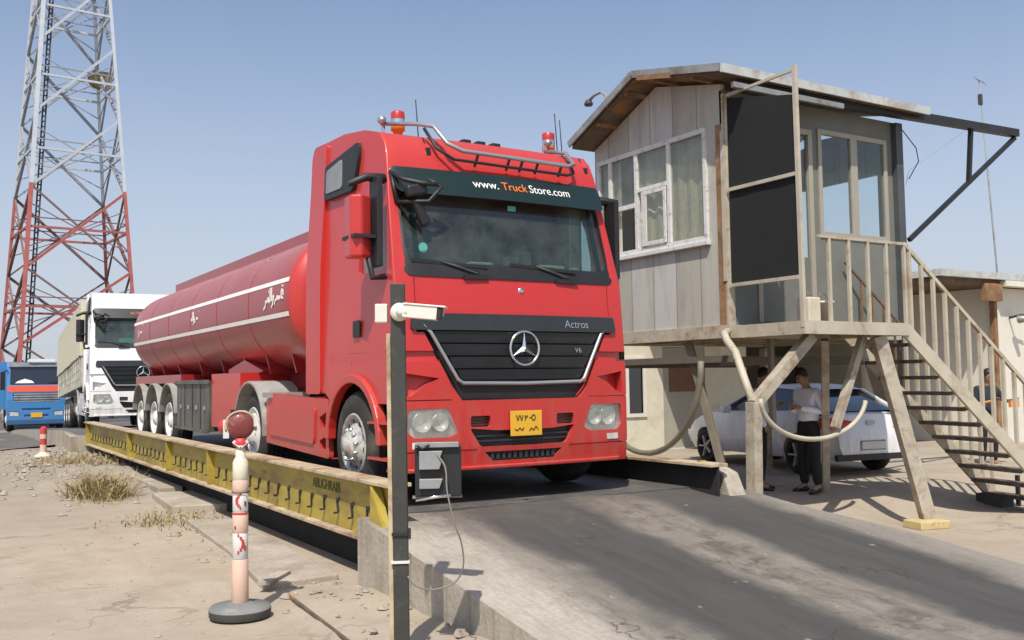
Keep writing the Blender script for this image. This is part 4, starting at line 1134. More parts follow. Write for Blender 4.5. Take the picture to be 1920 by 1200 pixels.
for sx in (-1, 1):
    mb = MB(); mb.panel(SB, [(sx * 1.1, .86), (sx * .74, .83), (sx * .74, .68), (sx * 1.1, .68)][::sx], [], .02, .04, 'lens', .4); mb.done('headlight', BT)
    mb = MB(); mb.box(*sorted((sx * 1.30, sx * 1.5)), .1, .25, 1.75, 2.5, 'black_plastic'); mb.tube([(sx * 1.2, .2, 2.55), (sx * 1.4, .15, 2.5)], .03, 'black_plastic'); mb.done('mirror', BT, bevel=.03)
    make_wheel(BT, (sx * 1.2, 1.0, .5), sx, 'drive')
    make_wheel(BT, (sx * 1.2, 5.2, .5), sx, 'drive')
mb = MB(); mb.box(-1.15, 1.15, .1, 2.0, .28, .42, 'black_steel'); mb.box(-.5, .5, 1.5, 10, .6, .85, 'black_steel'); mb.done('chassis', BT)
mb = MB(); mb.box(-1.5, 1.22, 2.5, 10, .9, 2.95, 'blue_paint')
for i in range(9): mb.box(-1.53, -1.5, 2.6 + i * .9, 2.68 + i * .9, .9, 2.9, 'blue_paint')
mb.done('cargo_body', BT)

# ------------------------------------------------------------------ weighbridge platform
WB = thing('weighbridge', 'yellow steel weighbridge platform carrying the red tanker', 'weighbridge', (0, 0, 0))
Y0, Y1 = 7.02, 23.65
def girder(x, s, name):
    """I-beam; s=-1 outer face towards -x"""
    mb = MB(); zt = .845 if s < 0 else .805; web = 'yellow_steel' if s < 0 else 'shade_black'  # right web coloured near-black to stand for the truck's shadow
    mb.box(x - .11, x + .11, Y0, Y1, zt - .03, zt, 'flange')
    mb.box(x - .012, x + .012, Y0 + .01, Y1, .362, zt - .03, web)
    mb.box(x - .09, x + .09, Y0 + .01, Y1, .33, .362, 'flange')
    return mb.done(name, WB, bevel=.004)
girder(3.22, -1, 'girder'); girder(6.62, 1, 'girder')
for gx, s in ((3.22, -1), (6.62, 1)):
    for y in (7.32, 12.65, 15.1, 18.35, 23.4):
        mb = MB()
        a, b_ = sorted((gx + s * .012, gx + s * .10))
        mb.faces([(gx + s * .012, y, .815), (gx + s * .105, y, .815), (gx + s * .085, y, .362), (gx + s * .012, y, .362), (gx + s * .012, y + .025, .815), (gx + s * .105, y + .025, .815), (gx + s * .085, y + .025, .362), (gx + s * .012, y + .025, .362)],
                 [(0, 1, 2, 3), (4, 5, 6, 7), (0, 1, 5, 4), (1, 2, 6, 5), (2, 3, 7, 6)], 'yellow_steel')
        mb.done('stiffener', WB)
# gusset plate near the end
mb = MB(); mb.faces([(3.10, 7.32, .80), (3.10, 7.32, .37), (3.105, 7.0, .40), (3.16, 7.0, .37), (3.2, 7.32, .8)], [(0, 1, 2), (0, 2, 3, 4)], 'yellow_steel'); mb.done('gusset', WB)
# lashing hooks on the outer web
ys_h = [7.62 + .34 * k for k in range(15)] + [12.9 + .32 * k for k in range(7)] + [15.35 + .32 * k for k in range(10)] + [18.6 + .36 * k for k in range(13)]
hk = None
for i, y in enumerate(ys_h):
    if hk is None:
        mb = MB(); mb.box(-.014, 0, -.012, .012, -.07, .05, 'black_steel'); mb.box(-.013, 0, -.05, -.012, .025, .05, 'black_steel'); mb.box(-.05, -.014, -.02, .012, -.085, -.07, 'black_steel')
        hk = mb.done('hook', WB); hk.location = (3.208, y, .555)
    else:
        h = hk.copy(); COL.objects.link(h); h.location = (3.208, y, .555 + random.uniform(-.012, .012)); h.rotation_euler = (random.uniform(-.35, .35), 0, 0)
text_obj('ABUGHRAIB', .13, 'green_ink', WB, Matrix.Translation((3.204, 8.6, .70)) @ Matrix.Rotation(-PI / 2, 4, 'Z') @ Matrix.Rotation(PI / 2, 4, 'X'), name='lettering', ext=.001)
mb = MB(); mb.box(3.235, 6.605, Y0 + .42, Y1, .50, .55, 'deck_steel'); mb.box(3.235, 6.605, Y0 + .42, Y0 + .44, .34, .499, 'deck_steel')
for k in range(17): mb.box(3.24, 6.6, 7.9 + k * .95, 7.98 + k * .95, .36, .50, 'black_steel')
for x in (3.95, 4.9, 5.9): mb.box(x - .06, x + .06, 7.6, Y1 - .1, .2, .49, 'black_steel')
mb.done('deck', WB)
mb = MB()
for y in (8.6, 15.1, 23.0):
    for x in (3.75, 6.2): mb.box(x - .18, x + .18, y - .2, y + .2, -.6, .34, 'shade_black')
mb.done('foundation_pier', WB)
mb = MB(); mb.box(3.70, 3.76, 7.46, 23.74, -.8, -.03, 'shade_black'); mb.box(6.2, 6.26, 7.46, 23.74, -.8, -.03, 'shade_black'); mb.box(3.4, 3.45, 7.6, 23.0, -.1, .30, 'shade_black'); mb.done('added_shade_wall', WB)  # near-black walls added so the gap under the deck reads as shade
# end cheek of concrete by the right girder
mb = MB(); mb.prism([(6.95, .40), (7.6, .40), (7.6, .72), (7.35, .78), (7.1, .70)], 'x', 6.74, 6.95, 'conc'); tag(mb.done('concrete_block', bevel=.02), 'grey concrete end block beside the right-hand weighbridge beam, by the hut leg', 'concrete block')

# ------------------------------------------------------------------ hut on stilts
HU = thing('weighbridge_hut', 'raised cabin of grey cladding with a balcony, standing on splayed cream legs', 'hut', (9.0, 9.3, 0))
HX, HY = 9.0, 9.3
def hp(x, y, z): return (x - HX, y - HY, z)
DX, DY = 3.55, 2.86
FZ = 2.33; EV = 5.62; RG = 6.12
# left wall with window opening
WIN = [(.31, 3.48), (2.78, 3.48), (2.78, 5.03), (.31, 5.03)]
mb = MB()
mb.panel(lambda y, z, d: (d, y, z), [(0.02, FZ), (DY, FZ), (DY, 5.24), (1.35, 5.86), (.02, 5.54)], [WIN], 0, .06, 'cladding', .6)
lw = mb.done('wall', HU)
mb = MB()
mb.box(.06, DX, DY - .06, DY, FZ, 5.24, 'cladding')
mb.done('wall', HU)
mb = MB(); mb.panel(lambda y, z, d: (DX - d, y, z), [(.08, FZ), (DY - .065, FZ), (DY - .065, 5.24), (1.35, 5.5), (.08, 5.45)], [[(.3, 3.45), (2.5, 3.45), (2.5, 4.72), (.3, 4.72)]], 0, .06, 'cladding', .6)
mb.done('wall', HU)
# front wall with door and window
DOOR = [(1.42, 2.36), (1.60, 2.36), (1.60, 5.10), (1.42, 5.10)]
FW = [(1.80, 3.62), (3.30, 3.62), (3.30, 5.16), (1.80, 5.16)]
DO = [(.55, FZ + .04), (1.68, FZ + .04), (1.68, 5.12), (.55, 5.12)]
mb = MB(); mb.panel(lambda x, z, d: (x, d, z), [(.0, FZ + .002), (DX, FZ + .002), (DX, 5.46), (.0, 5.46)], [FW, DO], 0, .06, 'grey_wall', .6); mb.done('front_wall', HU)
mb = MB(); mb.box(-.03, .10, -.035, -.003, FZ, 5.40, 'rusty_cream'); mb.box(-.03, -.003, -.003, .12, FZ, 5.0, 'rust_orange'); mb.box(-.045, -.031, -.04, .02, 2.9, 4.9, 'cream_steel'); mb.done('corner_post', HU)
mb = MB(); mb.box(DX - .10, DX + .05, -.09, -.003, 2.0, 5.44, 'dark_post'); mb.done('corner_post', HU)
mb = MB(); mb.box(.06, DX - .06, .08, DY - .06, FZ, FZ + .06, 'soffit'); mb.done('floor', HU)
# interior bits seen through the glass
mb = MB(); mb.box(.3, .32, 2.7, 2.75, 3.5, 5.1, 'soffit'); 
mb2 = MB(); N = 60; vs = []
for i in range(N + 1):
    y = .34 + 2.4 * i / N; x = .085 + .014 * math.sin(i * 1.1); vs += [(x, y, 3.5), (x, y, 5.05)]
mb2.faces([v for v in vs], [(2 * i, 2 * i + 1, 2 * i + 3, 2 * i + 2) for i in range(N) if not (1.95 < vs[2 * i][1] < 2.3)], 'curtain'); mb2.done('curtain', HU)
# windows of the left wall
def bars(mb, y0, y1, z0, z1, t, x0=-.035, x1=.03, mat='pvc_white'):
    mb.box(x0, x1, y0, y1, z0, z0 + t, mat); mb.box(x0, x1, y0, y1, z1 - t, z1, mat)
    mb.box(x0, x1, y0, y0 + t, z0 + t, z1 - t, mat); mb.box(x0, x1, y1 - t, y1, z0 + t, z1 - t, mat)
wf = bpy.data.objects.new('window', None); COL.objects.link(wf); wf.parent = HU
mb = MB(); bars(mb, .31, 2.78, 3.48, 5.03, .07)
for y in (1.09, 1.82, 2.45): mb.box(-.034, .029, y - .035, y + .035, 3.55, 4.96, 'pvc_white')
mb.box(-.033, .028, 1.125, 1.785, 4.38, 4.44, 'pvc_white'); mb.box(-.033, .028, 1.855, 2.415, 4.17, 4.24, 'pvc_white')
bars(mb, 1.13, 1.62, 3.56, 4.37, .06, -.055, -.036); mb.box(-.05, .0, 1.62, 1.68, 3.56, 4.37, 'pvc_white')
mb.box(-.075, .0, .28, 2.82, 3.42, 3.478, 'pvc_white')
mb.done('frame', wf, bevel=.006)
mb = MB(); mb.box(.0, .006, .38, 1.055, 3.55, 4.96, 'pane'); mb.box(.0, .006, 1.125, 1.785, 4.44, 4.96, 'pane'); mb.box(-.045, -.04, 1.19, 1.56, 3.62, 4.31, 'pane'); mb.box(.0, .006, 1.855, 2.415, 4.24, 4.96, 'pane'); mb.box(0, .006, 2.485, 2.71, 3.55, 4.96, 'pane')
mb.done('glass', wf)
mb.bm if False else None
# front window and door
wf2 = bpy.data.objects.new('window', None); COL.objects.link(wf2); wf2.parent = HU
mb = MB()
for a0, a1 in ((1.80, 2.56), (2.56, 3.30)):
    mb.box(a0, a0 + .07, -.03, .04, 3.62, 5.16, 'alu_frame'); mb.box(a1 - .07, a1, -.03, .04, 3.62, 5.16, 'alu_frame'); mb.box(a0 + .07, a1 - .07, -.03, .04, 3.62, 3.69, 'alu_frame'); mb.box(a0 + .07, a1 - .07, -.03, .04, 5.09, 5.16, 'alu_frame')
mb.done('frame', wf2, bevel=.005)
mb = MB(); mb.box(1.87, 2.49, .0, .006, 3.69, 5.09, 'pane_clear'); mb.box(2.63, 3.23, .0, .006, 3.69, 5.09, 'pane_clear'); mb.done('glass', wf2)
# rear window opposite gives the bright lower half seen through the room
mb = MB(); mb.box(1.9, 3.2, 1.9, 2.0, 2.5, 3.3, 'white_wall'); mb.box(2.65, 2.95, 2.2, 2.5, 4.3, 4.6, 'black_plastic'); mb.tube([(2.8, 2.3, 4.3), (2.75, 2.3, 3.9), (2.9, 2.3, 3.5)], .03, 'black_plastic'); mb.box(1.7, 2.2, 1.9, 2.6, 3.0, 3.5, 'white_wall'); mb.done('room_furniture', HU)
dr = bpy.data.objects.new('door', None); COL.objects.link(dr); dr.parent = HU
mb = MB(); mb.box(.55, .63, -.025, .05, FZ + .04, 5.12, 'alu_frame'); mb.box(1.60, 1.68, -.025, .05, FZ + .04, 5.12, 'alu_frame'); mb.box(.63, 1.60, -.025, .05, 5.04, 5.12, 'alu_frame'); mb.done('frame', dr, bevel=.004)
mb = MB(); mb.box(.63, 1.60, .005, .045, FZ + .05, 3.3, 'grey_wall'); mb.box(.63, 1.6, .02, .026, 3.3, 5.04, 'pane_clear'); mb.done('leaf', dr)
# roof: gable with ridge along x, deep front overhang, pale fascia
RX0, RX1 = -.42, 3.77
rp = [(-.42, 5.60), (1.35, 6.0), (2.95, 5.33)]
mb = MB()
def sheet(y0, z0, y1, z1, x0, x1, t, mat, off=0):
    mb.faces([(x0, y0, z0 + off), (x1, y0, z0 + off), (x1, y1, z1 + off), (x0, y1, z1 + off), (x0, y0, z0 + off - t), (x1, y0, z0 + off - t), (x1, y1, z1 + off - t), (x0, y1, z1 + off - t)],
             [(0, 1, 2, 3), (7, 6, 5, 4), (0, 4, 5, 1), (1, 5, 6, 2), (2, 6, 7, 3), (3, 7, 4, 0)], mat)
sheet(*rp[0], *rp[1], RX0, RX1, .035, 'roof_sheet', .02); sheet(*rp[1], *rp[2], RX0, RX1, .035, 'roof_sheet', .02)
mb.done('roof', HU)
mb = MB()
sheet(rp[0][0] + .03, rp[0][1], *rp[1], RX0 + .03, RX1 - .03, .07, 'soffit', -.02); sheet(rp[1][0], rp[1][1], rp[2][0] - .03, rp[2][1], RX0 + .03, RX1 - .03, .07, 'soffit', -.02)
for y in (.2, .9, 1.6, 2.3):
    z = interp([(rp[0][0], rp[0][1]), rp[1], rp[2]], y) - .14
    mb.box(RX0 + .06, .0, y - .03, y + .03, z, z + .05, 'rust_orange')
mb.done('roof_soffit', HU)
mb = MB(); mb.box(RX0 - .02, RX1, -.46, -.43, 5.51, 5.625, 'roof_sheet')
for (a, b) in ((rp[0], rp[1]), (rp[1], rp[2])):
    mb.bar((RX0 - .02, a[0], a[1] - .02), (RX0 - .02, b[0], b[1] - .02), .03, .10, 'fascia_grey')
mb.bar((RX0 - .035, .5, 5.73), (RX0 - .035, 1.2, 5.885), .03, .07, 'rust_orange')
mb.done('fascia', HU)
# long dark beam under the eave running out to the sign bracket
mb = MB(); mb.bar((.0, -.26, 5.44), (6.30, -.26, 5.58), .12, .12, 'black_steel'); mb.box(-.2, 1.9, -.42, -.37, 5.36, 5.43, 'fascia_grey')
mb.done('eave_beam', HU)
mb = MB(); mb.bar((6.25, -.26, 5.50), (3.62, -.12, 3.66), .06, .06, 'black_steel'); mb.done('bracket', HU); mb = MB(); mb.bar((5.08, -.25, 5.50), (5.04, -.2, 4.64), .06, .06, 'black_steel'); mb.done('bracket', HU)
mb = MB(); pts = [(3.6, -.05, 5.4), (3.9, -.1, 5.1), (3.95, -.1, 4.9), (3.7, -.1, 4.6)]; mb.tube(pts, .008, 'black_steel', 5)
mb.tube([(3.62, -.1, 4.5), (4.4, .4, 4.9), (5.3, -.1, 5.6)], .004, 'cable', 4); mb.done('cable', HU)
# floor beam
mb = MB()
mb.box(-.03, .10, -.05, DY + .03, FZ - .17, FZ - .002, 'rusty_cream'); mb.box(.10, DX + .05, -.05, .08, FZ - .17, FZ - .003, 'cream_steel'); mb.box(.10, DX + .05, DY - .1, DY + .03, FZ - .17, FZ - .003, 'cream_steel'); mb.box(DX - .05, DX + .05, .08, DY - .1, FZ - .17, FZ - .003, 'cream_steel')
for x in (.9, 1.7, 2.5): mb.box(x - .04, x + .04, .08, DY - .1, FZ - .16, FZ - .01, 'rusty_cream')
mb.box(.1, DX, .08, DY - .1, FZ - .01, FZ - .001, 'soffit')
mb.done('floor_frame', HU)
# balcony
BY = -1.25; BX1 = 1.92
mb = MB(); mb.box(.06, BX1, BY + .01, -.052, FZ - .09, FZ - .05, 'soffit')
mb.box(.0, BX1 + .02, BY - .04, BY + .01, FZ - .18, FZ - .02, 'cream_steel'); mb.box(BX1 - .03, BX1 + .02, BY + .012, -.052, FZ - .18, FZ - .02, 'rusty_cream'); mb.box(.0, .05, BY + .012, -.052, FZ - .18, FZ - .02, 'rusty_cream')
mb.done('balcony_floor', HU)
mb = MB(); zt = 3.37
mb.box(.30, BX1, BY - .02, BY + .02, zt - .035, zt, 'rusty_cream')
for i, x in enumerate((.50, .86, 1.22, 1.58, 1.94)): mb.box(x - .022, x + .022, BY - .018, BY + .018, FZ - .02, zt - .036, 'cream_steel')
mb.done('balcony_railing', HU)
mb = MB(); mb.bar((.02, BY, FZ - .1), (-.0, BY, 5.43), .05, .05, 'cream_steel'); mb.done('balcony_post', HU)
# dark side screen between hut corner and post
mb = MB()
a0, a1 = -.06, BY + .03
def sbar(z, t=.045): mb.bar((-.0, a0, z + 0), (-.0, a1, z), .04, t, 'cream_steel')
for z in (2.84, 4.10):
    sbar(z); mb.done('screen_rail', HU); mb = MB()
mb.bar((.0, -.08, 5.36), (.0, a1, 5.38), .035, .035, 'cream_steel')
mb.done('screen_rail', HU)
mb = MB(); N = 12; vs = []
for i in range(N + 1):
    y = a0 + (a1 - a0) * i / N; x = .02 + .003 * math.sin(i * .9); vs += [(x, y, 2.86), (x, y, 4.08), (x, y, 4.12), (x, y, 5.34 - .26 * i / N)]
mb.faces(vs, [(4 * i + k, 4 * i + k + 1, 4 * i + 5 + k, 4 * i + 4 + k) for i in range(N) for k in (0, 2)], 'mesh_black'); mb.done('screen_mesh', HU)
# things under the screen on the balcony floor
# stilts
def leg(p0, p1, w=.11, h=.13, mat='bare_post', nm='leg'):
    mb = MB(); mb.bar(p0, p1, w, h, mat); return mb.done(nm, HU, bevel=.006)
J = (.0 + .42 - .42, BY + .02, 1.33)
zJ = 1.30; jx = .0
leg((-.58, BY + .30, .0), (-.55, BY + .30, 1.34), .13, .15)
Jp = Vector((-.55, BY + .30, 1.31))
leg(Jp, (.42, BY + .25, FZ - .19), .12, .14, nm='strut')
mb = MB(); mb.tube([Jp, (-.46, -.72, 1.62), (-.36, -.48, 1.95), (-.27, -.25, 2.10), (-.16, -.08, 2.2), (-.05, -.04, 2.24)], .05, 'cream_steel', 8); mb.done('strut', HU); mb = MB(); mb.tube([Jp + Vector((.06, .03, 0)), (-.36, -.62, 1.66), (-.27, -.36, 1.95)], .035, 'cream_steel', 8); mb.done('strut', HU)
# arcs
def arc(c, r, a0, a1, ax, rad, nm='arc', mat='cream_steel'):
    mb = MB(); pts = []
    for k in range(25):
        a = R(a0 + (a1 - a0) * k / 24); d = Vector(ax) * math.cos(a) * r[0]; pts.append(Vector(c) + d + Vector((0, 0, math.sin(a) * r[1])))
    mb.tube(pts, rad, mat, 8); mb.done(nm, HU)
arc((.50, BY + .28, 1.38), (1.02, .52), 180, 352, (1, .06, 0), .030)
arc((-.05, 1.75, 1.86), (1.45, 1.30), 180, 360, (.12, 1, 0), .042, mat='shade_steel')
leg((1.52, BY + .12, FZ - .19), (2.04, BY - .16, -.30), .15, .17)
leg((1.60, -.2, FZ - .19), (2.10, .3, -.1), .10, .12)
leg((1.45, BY + .3, FZ - .19), (.86, BY + .3, .98), .09, .10, nm='strut')
leg((.55, -.2, FZ - .19), (.55, -.2, .95), .07, .07, 'shade_steel', nm='strut')
leg((.1, .9, FZ - .19), (.3, .35, .0), .09, .10, 'shade_steel'); leg((.05, 2.75, FZ - .2), (.05, 2.75, 0), .10, .10, 'soffit'); leg((.35, 2.75, FZ - .2), (.35, 2.75, 0), .08, .08, 'shade_beige'); leg((DX - .32, 2.5, FZ - .2), (DX - .32, 2.5, 0), .12, .12)
mb = MB(); mb.box(.02, .07, -.0, 2.8, 1.84, 1.93, 'shade_beige'); mb.done('brace', HU)
for y in (.3, 2.6): mb = MB(); mb.box(.1, DX, y, y + .06, 1.80, 1.92, 'shade_beige'); mb.done('brace', HU)
mb = MB(); X = Matrix.Translation((1.98, BY - .20, -.30)) @ Matrix.Rotation(R(-12), 4, 'Z')
mb.box(-.30, .16, -.18, .14, .0, .10, 'foot_yellow', X); mb.done('foot_plate', HU, bevel=.01)
# stairs
SP = Vector((BX1 + .02, BY, 0)); sdn = Vector((math.cos(R(-13)), math.sin(R(-13)), 0)); spn = Vector((-sdn.y, sdn.x, 0))
drop = .96; run = 2.66; wS = 1.2
zt0 = FZ - .12
def sp(t, off, z): q = SP + sdn * t + spn * off; return Vector((q.x, q.y, z))
ST = bpy.data.objects.new('stairs', None); COL.objects.link(ST); ST.parent = HU
for off in (0, wS):
    mb = MB(); mb.bar(sp(-.02, off, zt0 + .02), sp(run, off, zt0 - drop * run), .05, .17, 'cream_steel' if off == 0 else 'rusty_cream'); mb.done('stringer', ST, bevel=.005)
    mb = MB(); fr = off > 0; rwid = .03 if fr else .045
    mb.bar(sp(.0, off, 3.36 - .1 * fr), sp(run, off, 3.36 - .1 * fr - drop * run), rwid, rwid, 'soffit' if fr else 'rusty_cream')  # far rail and its upper balusters get a dark colour as shade
    nb = 14
    for k in range(nb):
        t = .08 + k * .185; zb = zt0 - drop * t
        p = sp(t, off, zb); bw = .013 if fr and t < .9 else .022; mb.box(p.x - bw, p.x + bw, p.y - bw, p.y + bw, zb + .05, 3.33 - .1 * fr - drop * t, 'soffit' if fr and t < .9 else 'cream_steel')
    mb.done('railing', ST)
for k in range(11):
    t = .16 + k * .225; z = zt0 - drop * t - .02
    mb = MB(); pc = sp(t, wS / 2, z); X = Matrix.Translation(pc) @ Matrix.Rotation(R(-13), 4, 'Z')
    mb.box(-.12, .12, -wS / 2 + .03, wS / 2 - .03, -.018, .018, 'soffit', X); mb.box(-.13, -.12, -wS / 2 + .03, wS / 2 - .03, -.03, .02, 'cabinet', X); mb.done('tread', ST)
mb = MB(); p = sp(run - .12, wS, 0); mb.box(p.x - .35, p.x - .05, p.y - .3, p.y + .1, -.3, -.12, 'base_dark'); mb.box(p.x - .0, p.x + .05, p.y - .35, p.y - .3, -.3, .15, 'black_steel'); mb.done('foot_block', ST)
# lamp arm on the far gable
LA = thing('street_lamp', 'small grey gooseneck lamp sticking out over the hut roof edge', 'lamp', (8.62, 11.3, 5.66))
mb = MB(); mb.tube([(0, 0, 0), (0, .04, .20), (-.0, .16, .29), (0, .34, .28), (0, .44, .24)], .022, 'fascia_grey', 8); mb.done('arm', LA)
mb = MB(); mb.lathe([(0, .04), (.04, .03), (.07, -.03), (.06, -.06), (.0, -.04)], 'cable_grey', origin=(.0, .48, .22), seg=16); mb.done('lamp_head', LA)

# buckets on the balcony
for i, (x, y, s, lb, sqr) in enumerate([(9.42, 8.32, 1.0, 'square cream plastic canister at the left end of the balcony railing', True), (9.70, 8.34, .95, 'round cream bucket standing behind the first balcony baluster', False)]):
    t = thing('bucket' if not sqr else 'canister', lb, 'bucket' if not sqr else 'canister', (x, y, FZ - .049))
    mb = MB()
    if sqr: mb.box(-.11, .11, -.10, .10, 0, .34, 'bucket'); mb.done('body', t, bevel=.02)
    else:
        mb.lathe([(0, .0), (.10, 0), (.135, .27), (.145, .27), (.145, .30), (.13, .30), (.095, .02), (0, .02)], 'bucket', seg=22); mb.done('body', t)
    mb = MB(); mb.tube([(-.1, 0, .31), (-.05, 0, .40), (.05, 0, .40), (.1, 0, .31)], .006, 'cable', 5); mb.done('handle', t)

# ------------------------------------------------------------------ antenna mast
AN = thing('antenna_mast', 'thin leaning antenna mast behind the hut, right side of the sky', 'antenna', (26.1, 15.95, 0))
mb = MB(); mb.tube([(0, 0, 0), (-.22, .1, 5), (-.48, .2, 10.0)], [.035, .025, .018], 'fascia_grey', 6); mb.done('mast', AN)
mb = MB(); mb.tube([(-.68, .15, 10.0), (-.0, .35, 10.05)], .018, 'fascia_grey', 5)
for k in range(5): x = -.65 + k * .15; mb.tube([(x, .16 + k * .04 - .08, 9.94), (x, .16 + k * .04 + .08, 10.1)], .010, 'fascia_grey', 4)
mb.box(-.50, -.42, .15, .25, 9.3, 9.6, 'cable_grey'); mb.done('aerial', AN)

# ------------------------------------------------------------------ cream cabin behind
CB = thing('site_cabin', 'cream cabin with a dark window and a door behind the hut stilts', 'cabin', (12.0, 17.2, 0))
mb = MB(); mb.panel(lambda x, z, d: (x, d, z), [(-1, 0), (5.2, 0), (5.2, 3.0), (-1, 3.0)], [[(1.53, .85), (1.95, .85), (1.95, 2.05), (1.53, 2.05)], [(2.55, .02), (3.85, .02), (3.85, 2.35), (2.55, 2.35)]], 0, .08, 'cabin_cream', .8)
mb.box(-1, -.92, .08, 5, 0, 3, 'cabin_cream'); mb.box(5.12, 5.2, .08, 5, 0, 3, 'cabin_cream'); mb.box(-1, 5.2, 5, 5.1, 0, 3, 'cabin_cream'); mb.done('wall', CB)
mb = MB(); mb.box(-1.3, 1.9, -.25, 5.3, 3.0, 3.12, 'fascia_grey'); mb.box(1.9, 5.6, -2.9, 5.3, 3.0, 3.12, 'soffit'); mb.done('roof', CB)  # deep right-hand overhang added to throw shade on the cabin front
mb = MB(); mb.box(1.45, 1.53, -.04, .05, .77, 2.13, 'white_wall'); mb.box(1.95, 2.03, -.04, .05, .77, 2.13, 'white_wall'); mb.box(1.53, 1.95, -.04, .05, .77, .85, 'white_wall'); mb.box(1.53, 1.95, -.04, .05, 2.05, 2.13, 'white_wall')
fo = mb.done('window', CB); mb = MB(); mb.box(1.53, 1.95, .03, .036, .85, 2.05, 'car_glass'); mb.done('pane', fo)
mb = MB(); mb.box(2.56, 3.84, .02, .07, .02, 2.34, 'alu_frame'); do = mb.done('door', CB); mb = MB(); mb.box(2.75, 3.62, -.01, .018, 1.32, 2.0, 'brown_sign'); mb.done('notice', do)
mb = MB(); mb.box(3.70, 3.74, -.04, .02, 1.0, 1.06, 'silver'); mb.done('handle', do)
# shaded building to the right of it
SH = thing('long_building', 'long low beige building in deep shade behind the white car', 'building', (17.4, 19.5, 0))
mb = MB(); mb.box(0, 14, 0, 5, 0, 3.0, 'shade_beige'); mb.done('wall', SH)
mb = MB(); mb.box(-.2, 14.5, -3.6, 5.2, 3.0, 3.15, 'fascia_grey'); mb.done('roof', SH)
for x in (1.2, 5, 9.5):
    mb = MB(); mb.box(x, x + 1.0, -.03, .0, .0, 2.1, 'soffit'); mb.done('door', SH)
# right-hand white building with canopy
RB = thing('white_building', 'white building with a rusty-cornered flat roof at the right edge', 'building', (21.4, 13.4, 0))
mb = MB(); mb.box(0, 8, 0, 6, -.3, 3.65, 'white_wall'); mb.done('wall', RB)
mb = MB(); mb.box(-2.4, 8.3, -.35, 6.3, 3.80, 3.95, 'roof_sheet'); mb.box(-2.3, -.0, -.2, 6, 3.66, 3.79, 'soffit'); mb.box(.001, 8.3, -.36, -.1, 3.66, 3.79, 'white_wall'); mb.done('roof', RB)
mb = MB(); mb.box(-.75, -.1, -.32, -.2, 3.30, 3.70, 'rust_orange'); mb.done('eave_box', RB)
mb = MB(); mb.box(-.14, -.02, -.12, -.0, -.3, 3.64, 'rust_orange'); mb.done('corner_post', RB)
mb = MB(); mb.box(-1.6, -.15, 2.4, 2.5, -.3, 3.6, 'shade_beige'); mb.done('wall', RB)
mb = MB(); mb.tube([(.62, -.02, 2.95), (.6, -.3, 3.0), (.9, -.34, 3.0)], .03, 'cable_grey', 6); mb.lathe([(0, 0), (.07, .02), (.1, .2)], 'grey_fin', origin=(.62, -.45, 2.9), axis='y', seg=12); mb.done('wall_lamp', RB)
# hanging window sash leaned in view between the balusters
mb = MB(); mb.box(-5.0, -4.3, -2.0, -1.94, 2.35, 3.6, 'pvc_white'); mb.box(-4.92, -4.5, -2.03, -2.0, 2.5, 3.5, 'car_glass')
bpy.data.meshes.remove(mb.done('tmp').data) if True else None

# ------------------------------------------------------------------ white car
CA = thing('white_car', 'white saloon car seen from behind, parked in the shade behind the stilts', 'car', (13.30, 10.50, 0), rz=R(-8.5))
# local: x right, y forward (front of the car), rear bumper at y=0
L = 4.45; CWd = .90
def car_sec(y):
    hood = [(0, .66), (.12, .98), (.55, 1.06), (.9, 1.08), (3.2, 1.02), (3.9, .88), (4.3, .74), (4.45, .55)]
    return interp(hood, y)
mb = MB(); ysn = [0, .04, .12, .3, .55, .9, 1.4, 1.9, 2.4, 2.9, 3.3, 3.7, 4.05, 4.28, 4.4, 4.45]
vs = []; NS = 0
for y in ysn:
    e = min(1, .78 + .22 * smoothstep(0, .45, y)) * (1 - .28 * smoothstep(3.7, 4.45, y)); hw = CWd * e; zt_ = car_sec(y)
    zb = .26 if .05 < y < 4.35 else .36
    sec = [(0, zb), (hw * .9, zb), (hw * .98, zb + .12), (hw, .60), (hw * .985, zt_ - .16 if zt_ > .8 else zt_ - .08), (hw * .93, zt_ - .03), (hw * .7, zt_ + .005), (0, zt_ + .02)]
    sec = sec + [(-x, z) for x, z in sec[-2:0:-1]]
    NS = len(sec); vs += [(x, y, z) for x, z in sec]
fs = [(i * NS + k, i * NS + (k + 1) % NS, (i + 1) * NS + (k + 1) % NS, (i + 1) * NS + k) for i in range(len(ysn) - 1) for k in range(NS)] + [tuple(range(NS)), tuple((len(ysn) - 1) * NS + k for k in range(NS - 1, -1, -1))]
mb.faces(vs, fs, 'car_white')
cb = mb.done('body', CA); cut = []
for yy in (.82, 3.48):
    m = MB(); m.lathe([(0, -1.1), (.36, -1.1), (.36, 1.1), (0, 1.1)], 'car_white', origin=(0, yy, .33), axis='x', seg=28); cut.append(m.done('cut'))
m = MB(); m.box(-.27, .27, -.2, .07, .42, .58, 'car_white'); 
cut.append(m.done('cut'))
boolean(cb, cut); cb.data.polygons.foreach_set('use_smooth', [True] * len(cb.data.polygons)); cb.data.set_sharp_from_angle(angle=R(38))
